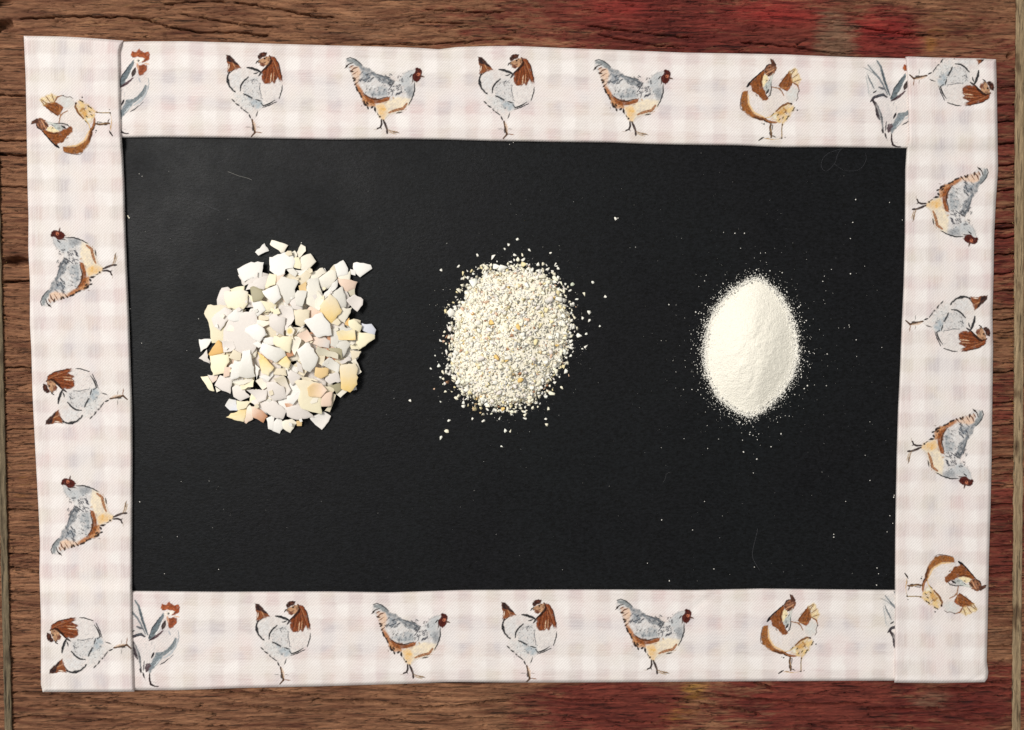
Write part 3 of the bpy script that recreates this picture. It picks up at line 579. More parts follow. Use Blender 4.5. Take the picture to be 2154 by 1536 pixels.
def bird_b():                                             # blue-grey hen with golden belly
    k = Canvas(710 - 808, 100 - 200, 7.68, 188, 188, 2)
    k.poly([(140, 180), (200, 165), (270, 190), (340, 240), (400, 310), (520, 360), (650, 440), (780, 480), (920, 550), (990, 520), (1060, 430), (1140, 370), (1250, 350), (1270, 380), (1200, 470), (1250, 560), (1240, 700), (1220, 800), (1150, 920), (1000, 1050), (840, 1080), (760, 1160), (690, 1150), (600, 980), (480, 960), (400, 880), (330, 700), (280, 560), (210, 390), (130, 320)], (222, 222, 224), .72, 14, .4)
    k.poly([(270, 190), (340, 240), (400, 310), (520, 360), (650, 440), (830, 490), (900, 560), (840, 600), (700, 560), (560, 440), (400, 380), (330, 300)], (126, 140, 154), .72, 22, .7)
    k.poly([(450, 720), (560, 800), (720, 810), (830, 760), (800, 640), (700, 620), (560, 700)], (160, 172, 182), .62, 28, .8)
    k.poly([(380, 380), (480, 400), (560, 520), (420, 560)], (140, 156, 172), .7, 26, .6)
    k.poly([(140, 180), (270, 190), (390, 290), (330, 310), (240, 245), (150, 230)], (148, 160, 166), .85, 10)
    k.poly([(1000, 520), (1150, 380), (1240, 400), (1200, 480), (1180, 600), (1230, 760), (1130, 740), (1050, 640)], (186, 194, 201), .75, 22, .5)
    k.poly([(1120, 640), (1230, 600), (1230, 780), (1160, 850), (1120, 760)], (150, 158, 168), .6, 22, .6)
    k.dabs(44, (830, 590, 1060, 740), 46, 12, 2.5, (56, 60, 84), .95, .25); k.dabs(12, (830, 520, 930, 600), 46, 14, 2.7, (58, 62, 76), .85, .3); k.dabs(10, (980, 440, 1080, 540), 34, 13, 2.3, (70, 64, 80), .8, .3)
    k.dabs(26, (360, 390, 600, 560), 52, 13, 2.7, (62, 72, 92), .9, .3); k.dabs(40, (430, 540, 800, 790), 36, 9, 2.4, (92, 104, 120), .75, .5); k.dabs(14, (600, 420, 860, 520), 46, 12, .6, (78, 90, 106), .8, .3); k.dabs(18, (1060, 400, 1220, 780), 36, 9, 2.2, (120, 128, 140), .7, .4); k.dabs(16, (380, 760, 620, 940), 44, 13, 1.0, (104, 58, 30), .85, .4); k.dabs(10, (660, 920, 1100, 1040), 40, 9, -.5, (206, 160, 96), .7, .4); k.dabs(6, (480, 640, 560, 690), 30, 9, 1.8, (66, 70, 80), .8, .4)
    k.poly([(640, 930), (800, 850), (1000, 800), (1180, 830), (1150, 920), (1000, 1040), (840, 1070), (760, 1160), (690, 1140), (620, 980)], (240, 222, 186), .6, 26, .5)
    k.poly([(620, 930), (760, 900), (800, 1050), (740, 1160), (690, 1140)], (232, 186, 110), .65, 24, .6)
    k.poly([(200, 300), (340, 310), (380, 400), (330, 560), (420, 740), (340, 720), (250, 480)], (228, 190, 158), .7, 18)
    k.poly([(330, 600), (400, 690), (470, 860), (440, 910), (340, 720), (290, 600)], (196, 124, 70), .85, 12); k.poly([(400, 780), (520, 830), (620, 900), (600, 960), (480, 950), (400, 870)], (214, 150, 92), .8, 14)
    k.poly([(420, 740), (560, 820), (700, 840), (800, 800), (855, 795), (830, 860), (700, 900), (560, 905), (470, 870)], (164, 92, 38), .95, 10)
    k.dabs(8, (540, 840, 800, 900), 60, 10, -.15, (120, 62, 28), .8, .2)
    k.stroke([(415, 735), (480, 790), (560, 830), (640, 838), (810, 798)], 15, (66, 42, 28), .9); k.stroke([(890, 800), (910, 830)], 24, (208, 160, 104), .7)
    k.stroke([(830, 1055), (950, 1010), (1060, 985), (1120, 905)], 44, (182, 112, 54), .9, .4); k.dabs(8, (850, 1000, 1080, 1050), 36, 9, -.4, (116, 68, 34), .8); k.stroke([(955, 1062), (1045, 1042)], 14, (62, 56, 62), .85)
    for x, y, a in ((150, 300, 2.3), (225, 385, .2), (265, 500, .2), (275, 530, -.5), (290, 590, -.8), (305, 650, .9), (320, 690, .9), (430, 880, 1), (460, 925, .6), (490, 975, 1.2), (560, 965, 2.4), (600, 1000, 1.5), (440, 920, 1.2), (480, 900, .8), (380, 790, 1), (360, 740, 1)):
        k.stroke([(x - 22 * math.cos(a), y - 22 * math.sin(a)), (x + 22 * math.cos(a), y + 22 * math.sin(a))], 24, (46, 34, 32), .92)
    for p, w, c in (([(120, 335), (180, 270), (245, 248)], 16, (58, 44, 38)), ([(190, 325), (255, 288)], 15, (140, 82, 46)), ([(210, 388), (260, 340), (325, 318)], 14, (120, 66, 40)), ([(215, 400), (262, 388)], 12, (40, 34, 34)), ([(225, 450), (330, 385)], 9, (150, 98, 62)), ([(250, 515), (345, 470)], 9, (170, 120, 84)), ([(280, 600), (350, 540)], 10, (140, 92, 66))): k.stroke(p, w, c, .9)
    k.stroke([(140, 185), (200, 163), (280, 188), (340, 238), (398, 285)], 13, (58, 64, 72), .9); k.stroke([(600, 420), (750, 478), (900, 560)], 14, (82, 96, 112), .8); k.stroke([(760, 465), (850, 490)], 10, (60, 68, 80), .8)
    k.stroke([(1245, 570), (1245, 700), (1200, 830), (1150, 925)], 15, (38, 38, 44), .92, .5); k.stroke([(1060, 440), (1160, 380), (1260, 355)], 9, (150, 158, 166), .7)
    k.stroke([(1165, 480), (1200, 435)], 14, (54, 48, 52)); k.stroke([(1215, 500), (1215, 560)], 16, (84, 60, 56), .8)
    k.poly([(1262, 330), (1330, 338), (1365, 380), (1362, 430), (1338, 500), (1295, 560), (1240, 542), (1205, 500), (1212, 440), (1255, 400)], (92, 34, 26), 1, 6)
    k.dot(1305, 435, 26, (206, 118, 84)); k.dot(1296, 440, 9, (50, 24, 20)); k.stroke([(1330, 400), (1340, 450)], 9, (200, 120, 90)); k.stroke([(1345, 462), (1402, 476)], 17, (110, 76, 62)); k.dabs(5, (1270, 340, 1350, 400), 22, 9, 1.2, (58, 24, 20), .8)
    k.stroke([(600, 955), (620, 1045)], 20, (52, 40, 40), .85); k.dot(684, 1118, 16, (58, 50, 48)); k.stroke([(640, 1060), (665, 1100)], 12, (66, 54, 50))
    k.stroke([(708, 1165), (712, 1240), (692, 1290), (640, 1312)], 22, (62, 50, 50), .95, .3); k.stroke([(738, 1172), (770, 1240), (800, 1320), (800, 1385)], 26, (72, 58, 58), .95, .3); k.stroke([(690, 1280), (718, 1320)], 10, (62, 50, 50))
    k.stroke([(800, 1320), (860, 1350), (960, 1362), (1000, 1388)], 16, (182, 142, 86), .9); k.stroke([(820, 1360), (950, 1402)], 12, (206, 170, 108), .8); k.stroke([(900, 1370), (990, 1380)], 8, (96, 76, 60)); k.stroke([(580, 1330), (650, 1325)], 8, (190, 170, 150), .6); k.stroke([(780, 1230), (790, 1330)], 8, (150, 130, 120), .7)
    return k
def bird_c():                                             # white hen with brown cape and golden tail
    k = Canvas(1530 - 1620, 110 - 210, 7.678, 160, 192, 3)
    k.poly([(330, 620), (400, 640), (500, 720), (640, 770), (720, 560), (830, 560), (920, 700), (1050, 540), (1150, 560), (1140, 740), (1040, 830), (880, 860), (770, 960), (620, 1060), (480, 1040), (380, 940), (330, 800)], (242, 236, 231), .45, 18)
    k.poly([(380, 700), (500, 760), (620, 820), (560, 960), (420, 900)], (232, 228, 230), .5, 26, .6); k.dabs(14, (380, 700, 820, 960), 50, 7, 2.2, (226, 206, 206), .6, .5)
    k.poly([(250, 640), (330, 618), (325, 720), (340, 840), (400, 950), (500, 1030), (620, 1060), (640, 1100), (540, 1100), (420, 1060), (320, 990), (240, 930), (215, 800)], (172, 106, 44), .97, 8)
    k.stroke([(333, 680), (350, 850), (430, 975), (600, 1055)], 30, (238, 196, 130), .8, .5); k.dabs(12, (240, 660, 320, 940), 60, 9, 1.5, (138, 80, 34), .6, .2)
    k.stroke([(242, 640), (212, 780), (208, 900), (240, 942)], 9, (96, 66, 62), .85); k.stroke([(240, 930), (340, 1020), (440, 1070)], 10, (206, 150, 96), .7); k.stroke([(420, 1045), (540, 1085), (620, 1078)], 26, (84, 52, 38), .85)
    k.poly([(580, 290), (600, 330), (585, 420), (560, 500), (590, 600), (630, 680), (672, 752), (620, 782), (560, 770), (490, 680), (400, 625), (380, 535), (345, 525), (440, 420)], (158, 88, 34), .97, 7)
    k.dabs(18, (430, 420, 560, 720), 60, 8, 1.1, (116, 60, 26), .75, .25); k.dabs(8, (420, 440, 560, 640), 40, 8, 1.1, (194, 120, 56), .7, .25); k.stroke([(560, 380), (540, 480), (560, 560)], 16, (90, 46, 24), .8)
    k.stroke([(582, 292), (480, 380), (370, 480), (330, 540)], 17, (28, 26, 34), .97, .4); k.stroke([(370, 480), (318, 560)], 30, (24, 24, 34), .97)
    k.poly([(600, 275), (680, 190), (780, 205), (796, 260), (760, 340), (700, 390), (650, 380), (605, 340)], (158, 102, 70), .97, 7)
    k.poly([(700, 108), (722, 118), (745, 130), (790, 200), (770, 232), (712, 232), (700, 170)], (98, 60, 46), 1, 6); k.dot(709, 122, 10, (66, 40, 34))
    k.stroke([(590, 292), (640, 215), (700, 190)], 15, (58, 34, 28)); k.stroke([(625, 345), (700, 310), (780, 262)], 19, (224, 166, 122)); k.stroke([(655, 385), (725, 320)], 20, (62, 44, 38)); k.dot(680, 250, 15, (92, 56, 42)); k.stroke([(600, 300), (640, 330)], 16, (70, 42, 34)); k.stroke([(760, 240), (785, 300)], 12, (110, 66, 50)); k.stroke([(640, 280), (700, 265)], 8, (210, 150, 110))
    k.poly([(590, 360), (640, 380), (660, 440), (620, 520), (580, 565), (560, 480)], (243, 224, 178), .95, 8)
    k.poly([(600, 520), (670, 470), (720, 400), (740, 345), (710, 480), (695, 600), (640, 640), (590, 580)], (190, 202, 198), .8, 12, .5); k.poly([(690, 400), (740, 340), (720, 440), (690, 470)], (214, 216, 210), .9, 8)
    k.stroke([(703, 490), (712, 580), (695, 690), (630, 748)], 13, (32, 30, 36), .95); k.stroke([(668, 600), (628, 672)], 24, (40, 32, 36), .95, .7); k.stroke([(620, 470), (650, 450)], 8, (60, 66, 66)); k.stroke([(670, 470), (690, 440)], 8, (50, 50, 50)); k.stroke([(680, 640), (670, 700)], 9, (120, 110, 110))
    k.poly([(830, 540), (900, 430), (1000, 310), (1035, 345), (1060, 480), (1010, 580), (960, 620), (880, 590)], (160, 92, 38), .95, 8)
    k.poly([(1000, 310), (1090, 250), (1150, 330), (1190, 440), (1150, 530), (1060, 490), (1030, 380)], (240, 214, 154), .55, 20, .6)
    k.dabs(12, (860, 420, 1010, 580), 60, 8, -.9, (112, 60, 26), .75, .25); k.stroke([(830, 545), (920, 420), (1000, 315)], 12, (100, 58, 32), .85)
    for p in ([(1025, 370), (1100, 265)], [(1050, 420), (1150, 345)], [(1070, 480), (1185, 440)], [(1010, 320), (1080, 270)]): k.stroke(p, 11, (150, 104, 56), .8)
    k.stroke([(1090, 350), (1120, 300)], 12, (250, 236, 196)); k.stroke([(1110, 430), (1150, 400)], 12, (250, 236, 196))
    k.stroke([(1060, 490), (1130, 530), (1162, 605)], 20, (164, 102, 50), .9); k.stroke([(720, 562), (820, 580), (880, 630), (912, 700)], 22, (170, 110, 56), .9, .4); k.stroke([(820, 582), (1005, 572)], 20, (196, 136, 78), .9); k.poly([(940, 590), (1020, 560), (1000, 600), (960, 630)], (172, 96, 52), .85, 8)
    k.poly([(960, 650), (1060, 560), (1140, 590), (1120, 740), (1040, 810), (960, 740)], (214, 218, 217), .6, 22, .6); k.stroke([(1165, 600), (1130, 690), (1142, 740), (1110, 790)], 9, (96, 84, 84), .8); k.dot(1160, 628, 9, (50, 44, 48))
    k.poly([(780, 960), (860, 890), (980, 830), (1060, 855), (1080, 920), (1000, 1050), (900, 1160), (830, 1140), (720, 1080)], (238, 206, 138), .55, 20, .7); k.poly([(800, 960), (900, 890), (960, 920), (900, 1000), (830, 1010)], (224, 170, 90), .6, 16, .7); k.poly([(720, 1030), (790, 990), (800, 1080), (740, 1090)], (226, 226, 214), .7, 10)
    k.stroke([(785, 955), (880, 870), (980, 822), (1042, 835)], 26, (142, 90, 42), .92, .4); k.dot(1030, 832, 16, (60, 36, 26)); k.stroke([(900, 900), (960, 950), (900, 990)], 16, (188, 128, 56), .85); k.stroke([(930, 940), (960, 1000)], 10, (140, 96, 44), .8)
    for x, y in ((820, 1010), (720, 1018), (840, 1090), (900, 1058), (985, 1040), (1062, 940), (1080, 905), (740, 1000), (960, 1075)): k.stroke([(x - 14, y + 14), (x + 14, y - 16)], 14, (70, 58, 42), .85)
    k.dot(1130, 936, 11, (60, 60, 64)); k.dot(592, 1160, 12, (50, 56, 62)); k.dot(560, 1150, 7, (110, 110, 116))
    k.stroke([(620, 1062), (700, 1040), (790, 975)], 17, (238, 206, 134), .85); k.stroke([(590, 1085), (700, 1128), (795, 1135)], 38, (178, 112, 58), .92, .4); k.stroke([(585, 1090), (640, 1132)], 18, (72, 46, 36)); k.stroke([(620, 1110), (700, 1150)], 12, (110, 66, 40))
    k.stroke([(705, 1145), (690, 1230), (708, 1300), (710, 1375)], 26, (122, 88, 54), .9, .3); k.stroke([(690, 1160), (735, 1180), (720, 1260)], 9, (70, 50, 40)); k.stroke([(680, 1290), (690, 1340)], 12, (60, 46, 40)); k.stroke([(715, 1345), (785, 1372)], 11, (80, 62, 48)); k.stroke([(700, 1230), (715, 1290)], 8, (226, 196, 150))
    k.stroke([(888, 1150), (880, 1250), (880, 1385)], 17, (186, 156, 98), .85, .3); k.dot(888, 1172, 13, (110, 76, 48)); k.stroke([(880, 1215), (872, 1260)], 7, (90, 74, 50)); k.dot(878, 1388, 13, (70, 62, 54)); k.dot(932, 1376, 8, (90, 82, 72)); k.stroke([(830, 1390), (880, 1385)], 7, (120, 110, 100), .8)
    k.stroke([(505, 1428), (540, 1400), (590, 1372)], 18, (58, 48, 40), .9, .6); k.stroke([(590, 1392), (760, 1412)], 14, (230, 192, 134), .85); k.stroke([(620, 1385), (690, 1390)], 7, (150, 120, 90)); k.stroke([(760, 1410), (860, 1395)], 8, (238, 212, 166), .7)
    return k
def bird_d():                                             # grey rooster with orange comb
    k = Canvas(260 - 312.6 - 52, 1250 - 1344.3, 7.314, 180, 205, 4)
    D = 52 * 7.314
    def T(p): return [(385 + (x - 515) * 1.048 + D, 690 + (y - 760) * 1.048) for x, y in p]
    def B(p): return [(x + D, y) for x, y in p]
    k.poly(T([(140, 300), (200, 250), (340, 200), (390, 330), (510, 720), (430, 730), (330, 690), (220, 760), (170, 600), (160, 420)]), (222, 226, 228), .35, 22, .6)
    k.stroke(T([(310, 190), (370, 280), (420, 470), (500, 700)]), 40, (112, 134, 148), .9, .6); k.stroke(T([(380, 330), (440, 540), (500, 700)]), 16, (74, 92, 108), .8); k.stroke(T([(180, 250), (250, 340), (340, 440), (400, 540), (470, 690)]), 30, (120, 138, 152), .85, .6)
    k.stroke(T([(175, 400), (220, 500), (270, 600)]), 22, (112, 128, 142), .85); k.stroke(T([(110, 290), (200, 330), (320, 430)]), 11, (140, 150, 160), .7); k.stroke(T([(150, 420), (180, 560), (195, 690)]), 16, (186, 196, 202), .7); k.stroke(T([(340, 580), (430, 610)]), 26, (92, 98, 114), .8); k.stroke(T([(270, 620), (400, 640)]), 16, (226, 226, 226), .8)
    k.stroke(T([(220, 790), (270, 730), (340, 705), (400, 690), (460, 725)]), 34, (66, 60, 76), .9, .5); k.stroke(T([(330, 700), (420, 690)]), 16, (92, 112, 128), .8); k.stroke(T([(255, 665), (305, 635)]), 15, (48, 44, 50), .9); k.stroke(T([(250, 770), (300, 840), (335, 950), (362, 1020)]), 40, (60, 46, 54), .92, .5)
    k.poly(B([(160, 720), (280, 690), (400, 700), (560, 600), (640, 450), (690, 520), (800, 560), (840, 640), (830, 760), (760, 880), (690, 990), (560, 1080), (480, 1100), (400, 1200), (320, 1150), (250, 1170), (200, 980), (150, 860)]), (240, 237, 237), .45, 20)
    k.poly(B([(615, 290), (560, 350), (480, 460), (420, 570), (380, 680), (400, 705), (480, 640), (540, 520), (590, 410), (625, 330)]), (120, 142, 154), .95, 9); k.stroke(B([(600, 320), (500, 470), (420, 620)]), 20, (92, 114, 130), .6); k.stroke(B([(565, 355), (440, 520), (385, 680)]), 12, (56, 66, 80), .85); k.stroke(B([(602, 400), (545, 550), (480, 625)]), 22, (240, 240, 242), .9)
    k.stroke(B([(640, 415), (620, 470), (592, 540)]), 48, (74, 58, 56), .92, .7); k.stroke(B([(605, 565), (520, 640), (450, 685), (392, 712)]), 28, (96, 66, 76), .92, .5); k.stroke(B([(480, 660), (400, 708)]), 14, (50, 36, 46))
    k.stroke(B([(800, 690), (775, 770), (700, 860), (620, 915), (505, 920)]), 64, (126, 148, 160), .88, .4); k.stroke(B([(835, 690), (800, 810), (720, 920), (620, 985)]), 32, (178, 192, 204), .8); k.stroke(B([(835, 560), (850, 650), (838, 740)]), 16, (176, 188, 200), .75); k.stroke(B([(690, 565), (722, 630)]), 22, (170, 180, 194), .8); k.stroke(B([(740, 860), (660, 930)]), 9, (236, 238, 240), .8); k.stroke(B([(790, 700), (720, 830), (640, 890)]), 10, (90, 112, 126), .7)
    k.poly(B([(500, 920), (610, 945), (545, 1040), (480, 1120), (400, 1212), (378, 1150), (420, 1060)]), (136, 158, 172), .9, 14); k.stroke(B([(560, 1000), (470, 1110)]), 14, (214, 224, 230), .8); k.stroke(B([(500, 1000), (420, 1140)]), 12, (104, 124, 138), .7); k.stroke(B([(558, 1086), (620, 1052), (700, 990)]), 12, (62, 62, 72), .85); k.stroke(B([(770, 930), (700, 992)]), 9, (110, 120, 134), .8)
    k.stroke(B([(466, 898), (428, 985)]), 24, (40, 34, 40), .95, .7); k.poly(B([(340, 1082), (400, 1060), (420, 1100), (382, 1180), (350, 1200), (325, 1140)]), (98, 80, 88), .95, 8); k.stroke(B([(160, 820), (180, 920), (212, 995)]), 34, (58, 46, 56), .92, .5); k.stroke(B([(190, 790), (240, 950), (270, 1180)]), 34, (122, 130, 140), .8, .5); k.stroke(B([(240, 900), (262, 1040)]), 12, (80, 86, 96)); k.stroke(B([(318, 1030), (300, 1180)]), 14, (96, 92, 104), .8); k.dabs(16, (D + 200, 720, D + 420, 1060), 70, 8, 1.4, (200, 202, 206), .6, .3); k.stroke(B([(440, 720), (430, 780)]), 10, (160, 160, 170), .7); k.stroke(B([(480, 780), (470, 860)]), 10, (190, 192, 200), .7)
    k.stroke(B([(255, 1145), (268, 1205)]), 24, (70, 62, 64), .9); k.stroke(B([(296, 1205), (316, 1285)]), 20, (74, 64, 68), .9); k.stroke(B([(318, 1280), (335, 1330)]), 7, (130, 120, 120), .7)
    k.stroke(B([(398, 1225), (400, 1330), (420, 1390), (480, 1418), (532, 1420)]), 22, (56, 40, 44), .95, .5); k.stroke(B([(430, 1340), (500, 1365)]), 6, (170, 160, 160), .6)
    k.poly(B([(575, 205), (596, 150), (650, 172), (700, 112), (740, 150), (790, 182), (842, 158), (862, 212), (852, 282), (790, 312), (735, 325), (790, 270), (740, 240), (640, 242), (600, 245)]), (192, 96, 44), .97, 7); k.stroke(B([(560, 215), (600, 230)]), 9, (220, 170, 130), .7); k.dot(D + 790, 200, 22, (140, 66, 34), .8); k.dot(D + 700, 150, 14, (160, 76, 40), .8); k.stroke(B([(745, 320), (820, 270), (850, 210)]), 20, (150, 72, 40), .8); k.stroke(B([(640, 190), (720, 200)]), 10, (216, 132, 84), .7)
    k.poly(B([(640, 272), (740, 250), (785, 275), (740, 320), (660, 340), (620, 320)]), (248, 238, 228), .95, 8); k.dot(D + 690, 298, 17, (66, 66, 62)); k.dot(D + 686, 294, 5, (220, 220, 220))
    k.poly(B([(700, 372), (760, 358), (820, 372), (812, 450), (762, 510), (712, 530), (680, 480)]), (168, 86, 48), .95, 8); k.dabs(6, (D + 710, 390, D + 800, 480), 40, 8, 1.9, (126, 62, 38), .7); k.stroke(B([(668, 345), (690, 430)]), 34, (228, 168, 130), .85); k.stroke(B([(775, 338), (855, 352)]), 16, (238, 190, 150), .9)
    return k
BIRDS = {'a': bird_a(), 'b': bird_b(), 'c': bird_c(), 'd': bird_d()}
LBL = {'a': 'white hen with brown neck looking back over its shoulder', 'b': 'blue-grey hen with dark red face and golden belly', 'c': 'white hen with brown neck and golden fanned tail', 'd': 'grey rooster with orange comb and wattle'}
def place_bird(kind, s, cx, cy, rot=0, sc=1.0):
    k = BIRDS[kind]
    dx, dy = (k.X + k.ox) * sc, (k.Y + k.oy) * sc
    if rot == 1: dx, dy = dy, -dx                          # quarter turn to the left
    if rot == -1: dx, dy = -dy, dx
    px, py = cx + dx, cy + dy
    d0, d1, e0, e1, ins = s.coords(px, py)
    z = strip_z(s, px, py) + 0.00006
    al = k.a * ins
    f = grid_faces(*px.shape)
    keep = (al.ravel()[f].max(1) > 0.05) & ins.ravel()[f].all(1)
    f = f[keep]; used = np.unique(f); mp = np.full(px.size, -1); mp[used] = np.arange(len(used))
    v = P(px.ravel()[used], py.ravel()[used], z.ravel()[used])
    if rot == 0 or True: f = mp[f]
    g_ = k.rgb.reshape(-1, 3)[used]; lum = g_.mean(1, keepdims=True); w_ = sst(.30, .62, lum); sat = np.where(g_[:, 2:] > g_[:, :1], .62, .9); g_ = (lum + (g_ - lum) * sat) * (0.74 + 0.26 * w_)
    fx0, fy0 = k.X.ravel()[used], k.Y.ravel()[used]
    n_ = fbm(fx0 / 5, fy0 / 5, 600 + len(s.obj.children), 3) + 0.7 * pn(fx0 / 2.2, fy0 / 2.2, 610)
    g_ = np.clip(g_ * (1 + (0.46 - 0.36 * w_[:, 0]) * n_)[:, None], 0, 1)
    g_ = np.clip(g_ * (1.0, 0.972, 0.935), 0, 1)
    c = np.concatenate([g_, np.clip(al.ravel()[used], 0, 1)[:, None]], 1)
    fx, fy = (px, py) if s.kind == 'h' else (py, px)
    fab = np.stack([fx.ravel()[used] + s.off[0], fy.ravel()[used] + s.off[1], across_c(s, px, py).ravel()[used]], -1)
    name = 'printed_rooster' if kind == 'd' else 'printed_hen'
    o = obj(name, mesh(name, v, f, c, True, {'fab': fab}), M_PRINT, s.obj)
    o['label'] = 'printed ' + LBL[kind]
for kind, s, cx, cy, rot, sc in (
    ('a', S_T, 535, 200, 0, 1), ('a', S_T, 1065, 204, 0, 1), ('b', S_T, 808, 200, 0, 1), ('b', S_T, 1331, 204, 0, 1), ('c', S_T, 1620, 210, 0, 1), ('d', S_T, 249.6, 181.3, 0, 1), ('d', S_T, 1873.6, 209.3, 0, 1),
    ('a', S_B, 595, 1353, 0, .985), ('a', S_B, 1113, 1350, 0, .985), ('b', S_B, 863, 1347, 0, .985), ('b', S_B, 1376, 1338, 0, .985), ('c', S_B, 1661, 1334, 0, .97), ('d', S_B, 312.6, 1344.3, 0, 1), ('d', S_B, 1910, 1326, 0, 1),
    ('c', S_L, 151, 262, 1, 1), ('b', S_L, 164, 564, 1, 1), ('a', S_L, 180, 834, 1, 1), ('b', S_L, 186, 1086, 1, 1), ('a', S_L, 188, 1358, 1, 1),
    ('a', S_R, 2001, 164, -1, 1), ('b', S_R, 2000, 434, -1, 1), ('a', S_R, 1993, 681, -1, 1), ('b', S_R, 1990, 943, -1, 1), ('c', S_R, 1989, 1230, -1, 1)):
    place_bird(kind, s, cx, cy, rot, sc)
